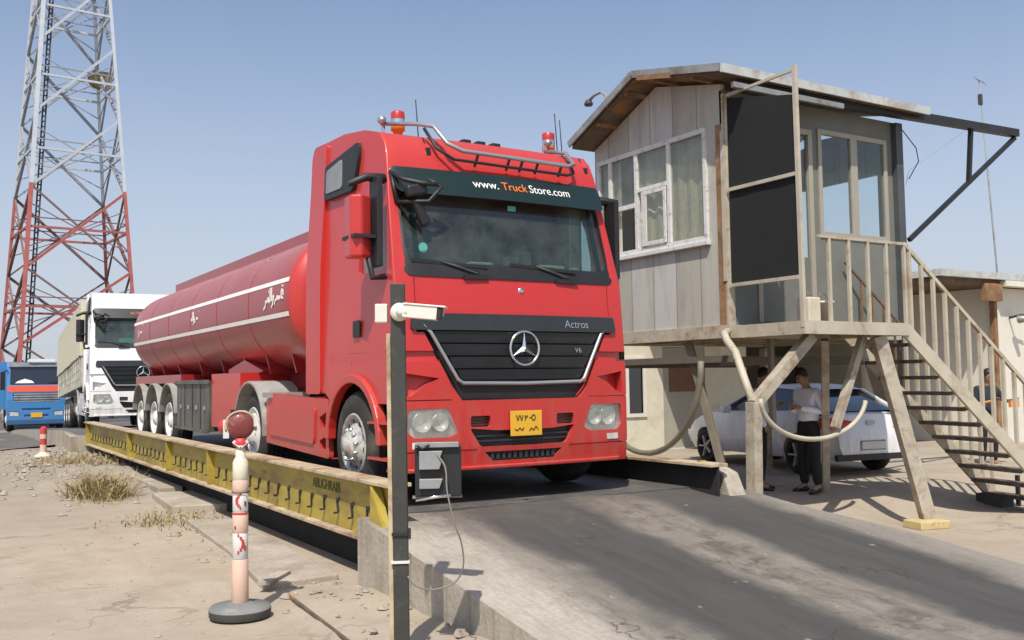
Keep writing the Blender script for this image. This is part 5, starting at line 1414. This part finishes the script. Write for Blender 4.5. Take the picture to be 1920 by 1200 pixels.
# cabin (greenhouse)
mb = MB(); gs = [(.28, 1.05, .72), (.95, 1.40, .60), (1.5, 1.47, .57), (2.1, 1.45, .58), (3.15, 1.02, .74)]
vs = []
for y, zt_, hw in gs: vs += [(-.80, y if y > .3 else .28, .98), (-hw, y, zt_), (hw, y, zt_), (.80, y, .98)]
mb.faces(vs, [(4 * i + k, 4 * i + k + 1, 4 * i + 5 + k, 4 * i + 4 + k) for i in range(4) for k in range(3)], 'car_glass'); mb.done('window', CA, smooth=40)
mb = MB(); rs = [(.85, 1.385, .60), (1.2, 1.46, .58), (1.6, 1.485, .57), (2.1, 1.465, .575), (2.3, 1.40, .59)]
vs = []
for y, zt_, hw in rs: vs += [(-hw - .04, y, zt_ - .05), (-hw, y, zt_ + .012), (0, y, zt_ + .03), (hw, y, zt_ + .012), (hw + .04, y, zt_ - .05)]
mb.faces(vs, [(5 * i + k, 5 * i + k + 1, 5 * i + 6 + k, 5 * i + 5 + k) for i in range(4) for k in range(4)], 'car_white')
for s in (-1, 1):
    mb.bar((s * .62, .9, 1.40), (s * .80, .24, 1.03), .09, .03, 'car_white'); mb.bar((s * .62, 2.2, 1.43), (s * .80, 3.15, 1.0), .06, .03, 'car_white'); mb.bar((s * .605, 1.75, 1.46), (s * .815, 1.7, 1.0), .05, .02, 'black_plastic')
mb.done('roof', CA, smooth=50)
for s in (-1, 1):
    mb = MB(); mb.faces([(s * .42, -.005 + .0, .90), (s * .86, .10, .97), (s * .92, .42, .93), (s * .90, .50, .84), (s * .88, .12, .76), (s * .50, .0, .80)], [(0, 1, 4, 5), (1, 2, 3, 4)], 'tail_red')
    for v in mb.bm.verts: v.co.x *= 1.012; v.co.y -= .02
    mb.done('tail_light', CA)
    mb = MB(); mb.box(*sorted((s * .93, s * 1.10)), 2.55, 2.68, .98, 1.12, 'car_white'); mb.done('mirror', CA, bevel=.03)
mb = MB(); mb.box(-.25, .25, -.03, -.015, .44, .56, 'plate_white'); mb.done('number_plate', CA)
mb = MB(); mb.box(-.75, .75, -.02, .06, .26, .36, 'black_plastic'); mb.box(-.08, .08, .03, .045, .84, .90, 'silver'); mb.done('rear_trim', CA)
def car_wheel(parent, loc, s):
    t = bpy.data.objects.new('wheel', None); COL.objects.link(t); t.parent = parent; t.location = loc
    g = 1 if s < 0 else -1
    mb = MB(); mb.lathe([(.21, .02 * g), (.25, 0), (.30, .01 * g), (.325, .05 * g), (.325, .18 * g), (.2, .2 * g)], 'rubber', axis='x', seg=28); mb.done('tyre', t)
    mb = MB(); mb.lathe([(.215, .01 * g), (.20, .0), (.19, .06 * g), (.06, .07 * g)], 'black_plastic', axis='x', seg=24)
    for k in range(5):
        a = 2 * PI * k / 5; mb.bar((.02 * g, .03 * math.cos(a), .03 * math.sin(a)), (.012 * g, .2 * math.cos(a), .2 * math.sin(a)), .03, .06, 'rim', up=(1, 0, 0))
    mb.lathe([(.0, -.0), (.045, .0), (.05, .03 * g)], 'rim', axis='x', seg=12); mb.done('rim', t)
for s in (-1, 1):
    for yy in (.82, 3.48): car_wheel(CA, (s * .90, yy, .325), s)

# ------------------------------------------------------------------ people
def skin_mesh(name, verts, edges, radii, mat, parent, sub=2, root=0):
    me = bpy.data.meshes.new(name); me.from_pydata([Vector(v) for v in verts], edges, [])
    ob = bpy.data.objects.new(name, me); COL.objects.link(ob)
    ob.modifiers.new('skin', 'SKIN'); 
    if not me.skin_vertices: me.skin_vertices.new()
    for i, r in enumerate(radii):
        sv = me.skin_vertices[0].data[i]; sv.radius = r if isinstance(r, tuple) else (r, r); sv.use_root = (i == root)
    s = ob.modifiers.new('sub', 'SUBSURF'); s.levels = sub; s.render_levels = sub
    dg = bpy.context.evaluated_depsgraph_get(); dg.update()
    m2 = bpy.data.meshes.new_from_object(ob.evaluated_get(dg)); m2.name = name
    bpy.data.objects.remove(ob, do_unlink=True)
    m2.materials.clear(); m2.materials.append(M[mat]); m2.polygons.foreach_set('use_smooth', [True] * len(m2.polygons))
    o = bpy.data.objects.new(name, m2); COL.objects.link(o); o.parent = parent
    return o

def make_person(root, P, top='shirt', bottom='trousers', hair=True):
    """P: joint dict in local coords (person faces -y)"""
    def chain(names, rad): return names, rad
    V = []; E_ = []; Rr = []
    idx = {}
    def add(n, r, to=None):
        V.append(P[n]); Rr.append(r); idx[n] = len(V) - 1
        if to is not None: E_.append((idx[to], idx[n]))
    add('pelvis', (.13, .10)); add('waist', (.125, .09), 'pelvis'); add('chest', (.155, .105), 'waist'); add('neck0', (.065, .065), 'chest'); add('neck', (.052, .055), 'neck0')
    add('jaw', (.062, .075), 'neck'); add('head', (.082, .095), 'jaw'); add('crown', (.06, .07), 'head')
    for s in 'LR':
        add('sh' + s, .06, 'chest'); add('el' + s, .042, 'sh' + s); add('wr' + s, .028, 'el' + s); add('pa' + s, (.035, .02), 'wr' + s)
        add('hip' + s, .085, 'pelvis'); add('kn' + s, .055, 'hip' + s); add('an' + s, .038, 'kn' + s); add('to' + s, .035, 'an' + s)
    skin_mesh('body', V, E_, Rr, 'skin', root)
    # fingers: five short chains each hand
    for s in 'LR':
        pa = Vector(P['pa' + s]); wr = Vector(P['wr' + s]); d = (pa - wr).normalized(); side = d.cross(Vector((0, 1, .3))).normalized()
        mb = MB()
        for k, (o, ln) in enumerate(((-.03, .075), (-.01, .085), (.01, .08), (.03, .062))):
            a = pa + side * o + d * .01; q = d.cross(side)
            mb.tube([a, a + d * ln * .5 + q * .008, a + d * ln * .85 + q * .025], [.009, .008, .006], 'skin', 6)
        a = pa - side * .03 - d * .03; mb.tube([a, a - side * .025 + d * .03, a - side * .03 + d * .06], [.011, .009, .007], 'skin', 6)
        mb.done('fingers', root)
    # shirt
    V = []; E_ = []; Rr = []; idx.clear()
    P = dict(P); P['hem'] = Vector(P['pelvis']) + Vector((0, 0, .03)); P['mid'] = (Vector(P['waist']) + Vector(P['chest'])) / 2
    add('hem', (.165, .135)); add('waist', (.17, .13), 'hem'); add('mid', (.18, .135), 'waist'); add('chest', (.20, .14), 'mid'); add('neck0', (.085, .08), 'chest')
    for s in 'LR':
        add('sh' + s, .078, 'chest'); add('el' + s, .060, 'sh' + s)
        if top == 'shirt': add('wr' + s, .042, 'el' + s)
    skin_mesh('shirt', V, E_, Rr, top, root)
    V = []; E_ = []; Rr = []; idx.clear()
    pe = Vector(P['pelvis']); P2 = dict(P); P = P2; P['belt'] = pe + Vector((0, 0, .13))
    add('pelvis', (.150, .12)); add('belt', (.140, .11), 'pelvis')
    for s in 'LR': add('hip' + s, .105, 'pelvis'); add('kn' + s, .078, 'hip' + s); add('an' + s, .066, 'kn' + s)
    skin_mesh('trousers', V, E_, Rr, bottom, root)
    for s in 'LR':
        an = Vector(P['an' + s]); to = Vector(P['to' + s]); d = (to - an); d.z = 0; d.normalize()
        mb = MB(); mb.tube([an - d * .06 + Vector((0, 0, -.055)), an + Vector((0, 0, -.05)), an + d * .10 + Vector((0, 0, -.058)), to + d * .06 + Vector((0, 0, -.02))], [.03, .042, .040, .025], 'shoe', 8)
        mb.done('shoe', root)
    # hair cap, ears, nose
    h = Vector(P['head']); j = Vector(P['jaw']); u = (h - j).normalized(); f = Vector(P['face']).normalized(); f = (f - u * f.dot(u)).normalized(); r_ = f.cross(u)
    mb = MB(); vs = []; fs = []; NA, NB = 16, 9
    for b_ in range(NB + 1):
        th = PI * .62 * b_ / NB
        for a_ in range(NA):
            ph = 2 * PI * a_ / NA; dd = f * math.cos(ph) + r_ * math.sin(ph)
            front = max(0, math.cos(ph)); th2 = th * (1 - .42 * front)
            vs.append(h + u * .02 - f * .008 + (u * math.cos(th2) * .118 + dd * math.sin(th2) * (.098 if abs(math.cos(ph)) > .6 else .088)))
    for b_ in range(NB):
        for a_ in range(NA): fs.append((b_ * NA + a_, b_ * NA + (a_ + 1) % NA, (b_ + 1) * NA + (a_ + 1) % NA, (b_ + 1) * NA + a_))
    mb.faces(vs, fs, 'hair', True); mb.done('hair', root)
    mb = MB()
    n0 = h + f * .088 - u * .02; mb.tube([n0 + u * .03, n0 + f * .012, n0 + f * .018 - u * .012, n0 - u * .02], [.008, .011, .013, .006], 'skin', 6)
    for s in (-1, 1):
        e = h + r_ * s * .083 - u * .02 - f * .005; mb.tube([e + u * .025, e + r_ * s * .012, e - u * .028], [.008, .014, .007], 'skin', 6)
    mb.done('face', root)
    mb = MB()
    for s in (-1, 1):
        e = h + f * .085 + r_ * s * .03 + u * .012; mb.tube([e - r_ * .012, e + r_ * .012], .006, 'hair', 6)
    m0 = h + f * .086 - u * .058; mb.tube([m0 - r_ * .018, m0 + r_ * .018], .005, 'brown_sign', 6); mb.done('eyes_and_mouth', root)

base = dict(pelvis=(0, 0, .93), waist=(0, .01, 1.08), chest=(0, .0, 1.30), neck0=(0, -.01, 1.47), neck=(0, -.02, 1.52), jaw=(0, -.06, 1.575), head=(0, -.07, 1.65), crown=(0, -.06, 1.70),
            shL=(-.19, .0, 1.40), elL=(-.24, .03, 1.12), wrL=(-.10, -.22, 1.18), paL=(-.02, -.27, 1.22), shR=(.19, .0, 1.40), elR=(.25, .02, 1.12), wrR=(.10, -.24, 1.20), paR=(.03, -.29, 1.23),
            hipL=(-.10, 0, .88), knL=(-.12, -.02, .48), anL=(-.12, .02, .09), toL=(-.14, -.12, .03), hipR=(.10, 0, .88), knR=(.12, -.01, .48), anR=(.13, .03, .09), toR=(.16, -.11, .03), face=(0, -1, -.3))
P1 = thing('person', 'man in white shirt and black trousers looking down at his hands', 'person', (10.80, 9.62, 0), rz=R(-95), group='men standing under the hut')
bb = dict(base); bb['jaw'] = (0, -.075, 1.57); bb['head'] = (0, -.10, 1.635); bb['crown'] = (0, -.10, 1.685); bb['elR'] = (.27, .05, 1.13)
make_person(P1, bb)
P2_ = thing('person', 'man in white shirt mostly hidden behind the forked hut leg', 'person', (10.46, 10.22, 0), rz=R(40), group='men standing under the hut')
cc = dict(base); cc['wrL'] = (-.27, -.10, .92); cc['paL'] = (-.27, -.13, .84); cc['elL'] = (-.27, .02, 1.12)
make_person(P2_, cc)
P3 = thing('person', 'person in dark clothes with an orange cloth, behind the foot of the stairs', 'person', (16.6, 10.6, -.05), rz=R(-20))
dd_ = dict(base); dd_['elR'] = (.34, -.05, 1.18); dd_['wrR'] = (.30, -.32, 1.20); dd_['paR'] = (.28, -.40, 1.22)
make_person(P3, dd_, top='dark_cloth', bottom='trousers')
mb = MB(); mb.box(.14, .32, -.46, -.40, 1.08, 1.20, 'hivis'); mb.tube([(-.1, -.3, 1.2), (-.9, -.3, 1.08)], .02, 'hivis', 6); mb.done('orange_cloth', P3)

# ------------------------------------------------------------------ lattice tower
TW = thing('lattice_tower', 'tall red and white lattice telecom mast behind the queuing trucks', 'tower', (7.0, 59.6, gh(7, 59)))
pa_ = Vector((.993, -.117, 0)); al = Vector((.117, .993, 0))
dirs = {'A': -3.56 * pa_ + 2.33 * al, 'B': -2.33 * pa_ - 3.56 * al, 'C': 2.33 * pa_ + 3.56 * al, 'D': 3.56 * pa_ - 2.33 * al}
for k in dirs: dirs[k] = dirs[k].normalized()
def tp_(k, z): return dirs[k] * (4.5 - .086 * z) - pa_ * .006 * z + Vector((0, 0, z))
nodes = [0, 4.2, 8.3, 12.8, 17.0, 21.1, 25, 28.8, 32.4, 36]
for k in 'BDCA':
    mb = MB()
    for z0, z1, m in ((0, 12.9, 'tower_red'), (12.9, 36, 'tower_white')):
        a, b_ = tp_(k, z0), tp_(k, z1); mb.bar(a, b_, .22 if k == 'B' else .17, .22 if k == 'B' else .17, m)
    mb.done('leg', TW)
faces4 = [('B', 'D'), ('D', 'C'), ('C', 'A'), ('A', 'B')]
for i in range(len(nodes) - 1):
    z0, z1 = nodes[i], nodes[i + 1]; wh = z0 >= 12.7
    for (p, q) in faces4:
        front = (p, q) in (('B', 'D'),)
        mb = MB(); m1 = 'tower_white' if wh else 'tower_red'; m2 = 'tower_grey' if wh else 'tower_dark'
        zz = z1 - .0
        mb.bar(tp_(p, z0), tp_(q, z1), .14, .14, m1 if front else m2)
        if not (front and wh): mb.bar(tp_(q, z0), tp_(p, z1), .10, .10, m2)
        zm = (z0 + z1) / 2
        mb.bar(tp_(p, zm), tp_(q, zm), .12, .12, m1)
        mb.bar(tp_(p, zm + .5), tp_(q, zm + .5), .06, .06, m2)
        mid = (tp_(p, zm) + tp_(q, zm)) / 2
        mb.bar(tp_(p, z0 + (z1 - z0) * .25), mid, .05, .05, m2); mb.bar(tp_(q, z0 + (z1 - z0) * .25), mid, .05, .05, m2)
        mb.bar(tp_(p, z0 + (z1 - z0) * .78), mid, .05, .05, m2); mb.bar(tp_(q, z0 + (z1 - z0) * .78), mid, .05, .05, m2)
        mb.done('bracing', TW)
mb = MB()
for o in (.30, .46): mb.bar(tp_('B', .2) + pa_ * o + al * .3, tp_('B', 36) + pa_ * o + al * .3, .08, .08, 'cable_grey')
for k in range(120): z = .5 + k * .295; mb.bar(tp_('B', z) + pa_ * .28 + al * .3, tp_('B', z) + pa_ * .50 + al * .3, .07, .07, 'cable_grey')
mb.done('cable_ladder', TW)
mb = MB(); c = tp_('C', 20.3) * 1.0; c = tp_('C', 20.3) - al * .6
mb.lathe([(0, 0), (.45, .05), (.55, .3), (.5, .35), (0, .4)], 'straw_dark', origin=c, axis='y', seg=18); mb.box(c.x - .15, c.x + .75, c.y - .1, c.y + .25, c.z - .5, c.z + .45, 'straw_dark'); mb.done('antenna_dish', TW)

# ------------------------------------------------------------------ bollard with warning lamp
BO = thing('lane_bollard', 'tall pink and cream traffic post topped by a round red lamp', 'bollard', (1.945, 6.93, .012))
mb = MB(); mb.lathe([(0, 0), (.205, 0), (.212, .01), (.215, .055)], 'base_dark', seg=40); mb.lathe([(.215, .055), (.205, .075), (.10, .085), (.07, .10), (.0, .10)], 'base_grey', seg=40); mb.done('base', BO)
mb = MB()
bands = [(.09, .060, 'pink_plastic'), (.41, .055, 'reflect_white'), (.60, .056, 'pink_plastic'), (.73, .053, 'reflect_white'), (.86, .055, 'pink_plastic'), (.96, .056, 'cream_plastic'), (1.09, .055, None), (1.12, .035, None), (1.19, .033, None), (1.2, .0, None)]
z_prev = .09
segs = [(.09, .40, .060, .056, 'pink_plastic'), (.40, .585, .0535, .0535, 'reflect_white'), (.585, .73, .056, .055, 'pink_plastic'), (.73, .865, .0535, .0535, 'reflect_white'), (.865, .955, .056, .055, 'pink_plastic'), (.955, 1.085, .055, .054, 'cream_plastic')]
for z0, z1, r0, r1, m in segs: mb.lathe([(r0 - .004, z0), (r0, z0 + .006), (r1, z1 - .006), (r1 - .004, z1)], m, seg=24)
mb.lathe([(.052, 1.085), (.034, 1.12), (.033, 1.20), (0, 1.2)], 'cream_plastic', seg=20); mb.done('post', BO)
mb = MB()   # red chevrons and scuffs curved on the bands
def patch(a0, a1, pts, m, rr=.0575):
    vs = [(rr * math.cos(a), rr * math.sin(a), z) for a, z in pts]; mb.faces(vs, [tuple(range(len(vs)))], m)
ca = R(-106)
for z0, h, ph, md in ((.44, .12, 0, 1), (.75, .10, .5, -1)):
    for k in range(7):
        t = k / 6; a = ca - .35 + ph * .5 + .55 * math.sin(t * PI) * md; zz = z0 + h * t
        wv = .22 + .12 * math.sin(t * PI)
        patch(0, 0, [(a, zz), (a + wv * .5, zz), (a + wv, zz), (a + wv, zz + .022), (a, zz + .022)], 'red_plastic')
    patch(0, 0, [(ca + .5, z0 + .02), (ca + .75, z0 + .02), (ca + .8, z0 + .05), (ca + .5, z0 + .06)], 'red_plastic' if md > 0 else 'base_dark')
patch(0, 0, [(ca - .75, .61), (ca - .55, .61), (ca - .55, .635), (ca - .75, .635)], 'base_dark', .058)
mb.done('chevron', BO)
mb = MB(); mb.lathe([(.062, .862), (.062, .872)], 'soffit', seg=20); mb.done('band_edge', BO); mb = MB(); mb.lathe([(.058, .715), (.058, .728)], 'red_plastic', seg=20); mb.done('band_edge', BO)
LP = bpy.data.objects.new('warning_lamp', None); COL.objects.link(LP); LP.parent = BO; LP.location = (0, 0, 1.19)
LP.rotation_euler = (0, 0, R(-16))
mb = MB(); mb.lathe([(.045, 0), (.06, .03), (.03, .06)], 'red_plastic', seg=16); mb.done('neck', LP)
mb = MB(); mb.lathe([(0, -.034), (.05, -.032), (.08, -.024), (.093, -.008), (.095, .01), (.09, .04), (.06, .05), (0, .05)], 'dark_red_lens', origin=(0, 0, .145), axis='y', seg=28); mb.done('lens', LP)
mb = MB(); mb.tube([(.105 * math.cos(a), .005, .145 + .105 * math.sin(a)) for a in [R(-20 + 220 * k / 20) for k in range(21)]], .010, 'flange', 7)
mb.lathe([(0, .0), (.05, .01), (.06, .06), (0, .07)], 'red_plastic', origin=(-.10, .03, .14), axis='y', seg=14)
mb.box(-.12, -.08, .0, .05, .06, .19, 'reflect_white'); mb.box(.09, .12, -.02, .05, .14, .22, 'reflect_white'); mb.bar((-.05, -.03, .04), (0, -.04, .0), .02, .02, 'reflect_white'); mb.bar((.05, -.03, .04), (0, -.04, .0), .02, .02, 'reflect_white'); mb.box(-.07, .02, .0, .05, .235, .262, 'black_plastic')
mb.done('lamp_bracket', LP)
# small far delineator
DE = thing('delineator_post', 'small faded pink delineator post on a white base, far left by the rubble', 'bollard', (2.18, 22.5, gh(2.18, 22.5)))
mb = MB(); mb.lathe([(0, 0), (.17, 0), (.18, .05), (.08, .10), (.07, .12)], 'cream_plastic', seg=16); mb.done('base', DE)
mb = MB()
for z0, z1, m in ((.10, .28, 'pink_plastic'), (.28, .40, 'red_plastic'), (.40, .50, 'pink_plastic'), (.50, .62, 'red_plastic')): mb.lathe([(.068, z0), (.064, z1)], m, seg=14)
mb.lathe([(.064, .62), (.03, .65), (0, .65)], 'red_plastic', seg=14); mb.done('post', DE)

# ------------------------------------------------------------------ camera pole
PO = thing('camera_pole', 'dark square steel pole in the foreground with a pale conduit on its left edge', 'pole', (2.40, 5.20, 0), rz=R(-28))
PO.rotation_euler = (0, R(-.35), R(-28))
mb = MB(); mb.box(-.042, .042, -.042, .042, -.2, 2.225, 'pole_dark'); mb.done('post', PO, bevel=.004)
mb = MB(); mb.box(-.070, -.044, -.03, .01, .0, 1.93, 'flange'); mb.done('conduit', PO, bevel=.004)
mb = MB(); mb.box(-.055, .050, -.052, .050, .60, .615, 'reflect_white'); mb.box(-.05, .046, -.055, .046, .76, .775, 'black_steel'); mb.box(.046, .06, -.06, -.03, .74, .80, 'black_steel'); mb.done('clamp', PO)
CM = thing('security_camera', 'white bullet security camera with junction box, fixed to the dark pole', 'camera', (2.40, 5.20, 2.05), rz=R(-28))
mb = MB(); mb.box(-.145, -.072, -.045, .045, -.055, .055, 'cam_white'); mb.done('junction_box', CM, bevel=.006)
mb = MB(); mb.lathe([(0, -.02), (.05, -.02), (.055, .0)], 'cam_white', origin=(.0, -.05, .005), axis='y', seg=20); mb.tube([(0, -.05, .0), (.02, -.10, .0), (.05, -.11, .005)], .028, 'cam_white', 10); mb.done('bracket', CM)
mb = MB(); X = Matrix.Translation((.125, -.10, -.002)) @ Matrix.Rotation(R(6), 4, 'Y') @ Matrix.Rotation(R(-8), 4, 'Z')
mb.box(-.10, .10, -.04, .04, -.038, .038, 'cam_white', X); mb.box(-.10, .15, -.047, .047, .036, .046, 'cam_white', X)
mb.box(-.10, .13, .040, .047, -.01, .036, 'cam_white', X); mb.done('housing', CM, bevel=.008)
mb = MB(); mb.box(.10, .125, -.036, .036, -.034, .034, 'black_plastic', X); mb.done('lens', CM, bevel=.004)
FL = thing('floodlight', 'black floodlight with grey cooling fins hanging beside the dark pole', 'floodlight', (2.46, 5.13, 1.13), rz=R(-26))
mb = MB(); mb.box(-.005, .265, -.03, .06, -.15, .145, 'black_plastic'); mb.done('housing', FL, bevel=.008)
mb = MB()
for z in (.085, .035, -.075): 
    mb.prism([(.02, z - .025), (.135, z - .025), (.155, z + .03), (.02, z + .03)], 'y', -.07, -.03, 'grey_fin')
mb.box(.0, .25, -.06, -.031, .135, .165, 'grey_fin')
mb.done('cooling_fin', FL, bevel=.003)
mb = MB(); mb.tube([(.0, -.05, .15), (.04, -.07, .13), (.08, -.07, .15)], .008, 'black_steel', 6); mb.tube([(.0, -.04, -.17), (.1, -.05, -.15), (.2, -.05, -.14)], .010, 'chrome', 6)
mb.box(-.02, .27, .02, .05, -.165, -.15, 'fascia_grey'); mb.done('bracket', FL)
mb = MB(); pts = [(.12, -.07, .10), (.17, -.09, .02), (.18, -.09, -.12), (.22, -.08, -.3), (.26, -.04, -.42), (.27, .0, -.56), (.22, .05, -.66), (.10, .02, -.69), (0, -.02, -.66), (-.05, -.03, -.60)]
def catmull(P, n=6):
    P = [Vector(p) for p in P]; out = []
    for i in range(len(P) - 1):
        a = P[max(i - 1, 0)]; b = P[i]; c = P[i + 1]; d = P[min(i + 2, len(P) - 1)]
        for k in range(n):
            t = k / n; out.append(.5 * (2 * b + (c - a) * t + (2 * a - 5 * b + 4 * c - d) * t * t + (3 * b - a - 3 * c + d) * t ** 3))
    return out + [P[-1]]
mb.tube(catmull(pts), .005, 'cable', 6); mb.done('cable', FL)

# ------------------------------------------------------------------ ground furniture
mb = MB(); 
def slab(name, label, pts, z0, z1, mat='conc_flat'):
    m = MB(); m.prism(pts, 'z', z0, z1, mat); return tag(m.done(name, bevel=.015), label, 'concrete slab', 'concrete slabs beside the platform')
slab('concrete_slab', 'raised concrete footing pad poking out from under the yellow beam', [(2.75, 12.9), (3.6, 12.7), (3.6, 14.6), (2.85, 14.7)], -.1, .10)
slab('concrete_slab', 'long broken concrete kerb strip beside the far half of the platform', [(3.0, 15.0), (3.35, 15.0), (3.45, 21.5), (3.15, 21.4), (3.05, 18)], -.1, .13)
slab('concrete_slab', 'pale upright concrete lump at the far end of the yellow beam', [(2.85, 23.8), (3.5, 24.0), (3.5, 26.0), (3.0, 26.2)], -.1, .52)
slab('concrete_slab', 'flat concrete apron at the foot of the ramp wall', [(2.35, 7.7), (3.0, 7.75), (3.2, 11.6), (2.7, 11.9), (2.55, 9.5)], -.1, .055)
m = MB(); m.bar((2.32, 7.62, .075), (2.62, 8.0, .07), .10, .025, 'conc_flat'); tag(m.done('wooden_plank'), 'short grey weathered plank lying on the ground behind the bollard', 'plank')
m = MB(); m.bar((2.42, 7.35, .03), (2.30, 5.6, .02), .022, .02, 'soffit'); tag(m.done('steel_rail'), 'thin rusty strip set in the ground left of the dark pole', 'steel strip')
# rubble
rng = random.Random(3)
def stones(name, n, fn, smin, smax):
    m = MB()
    for _ in range(n):
        x, y = fn(); s = rng.uniform(smin, smax) * (1 if rng.random() < .85 else 1.8); z = gh(x, y)
        vs = []
        for a in range(3):
            for b in range(6):
                th = (a + .5) / 3 * PI; ph = b / 6 * 2 * PI + a * .4; q = s * rng.uniform(.7, 1.2)
                vs.append((x + q * math.sin(th) * math.cos(ph), y + q * math.sin(th) * math.sin(ph), z + q * .6 * math.cos(th) + s * .15))
        fs = [(i * 6 + k, i * 6 + (k + 1) % 6, (i + 1) * 6 + (k + 1) % 6, (i + 1) * 6 + k) for i in range(2) for k in range(6)] + [tuple(range(5, -1, -1)), tuple(range(12, 18))]
        m.faces(vs, fs, 'stone')
    return tag(m.done(name), 'scattered stones and broken concrete on the bare ground', 'rubble', kind='stuff')
stones('rubble', 300, lambda: (rng.triangular(.6, 3.5, 2.7), rng.triangular(13, 27, 21)), .015, .07)
stones('gravel', 220, lambda: (rng.uniform(-1.5, 3.1), rng.uniform(4.2, 13)), .006, .018)
stones('gravel', 160, lambda: (rng.triangular(2.1, 3.05, 2.9), rng.uniform(4.8, 12)), .01, .035)
# dry grass
def tuft(name, label, cx, cy, n, h, sp):
    m = MB()
    for _ in range(n):
        x = cx + rng.gauss(0, sp * .45); y = cy + rng.gauss(0, sp * .6); z = gh(x, y)
        d = Vector((rng.gauss(0, .6), rng.gauss(0, .6), 1)).normalized(); L_ = h * rng.uniform(.4, 1.1); wd = rng.uniform(.004, .010)
        p1 = Vector((x, y, z)); p2 = p1 + d * L_ * .55; p3 = p2 + Vector((d.x * 1.6, d.y * 1.6, d.z * .45)) * L_ * .5
        s = Vector((rng.uniform(-1, 1), rng.uniform(-1, 1), 0)).normalized() * wd
        m.faces([p1 - s, p1 + s, p2 + s * .8, p2 - s * .8, p3], [(0, 1, 2, 3), (3, 2, 4)], 'straw' if rng.random() < .7 else 'straw_dark')
        if rng.random() < .5:
            for q in range(3):
                c = p2 + (p3 - p2) * rng.random(); r_ = rng.uniform(.01, .022); o = Vector((rng.uniform(-1, 1), rng.uniform(-1, 1), rng.uniform(-1, 1))) * r_
                m.faces([c, c + o, c + Vector((o.y, -o.x, o.z + r_))], [(0, 1, 2)], 'straw')
    return tag(m.done(name, clean=False), label, 'dry grass', 'clumps of dry grass')
tuft('dry_grass', 'bushy clump of dry yellow grass left of the platform', 2.25, 15.3, 800, .50, .42)
tuft('dry_grass', 'low flattened dry grass between the clump and the bollard', 2.62, 12.2, 260, .13, .7)
tuft('dry_grass', 'sparse dry weeds on the rubble bank by the pink delineator', 2.75, 20.5, 500, .25, 1.2)
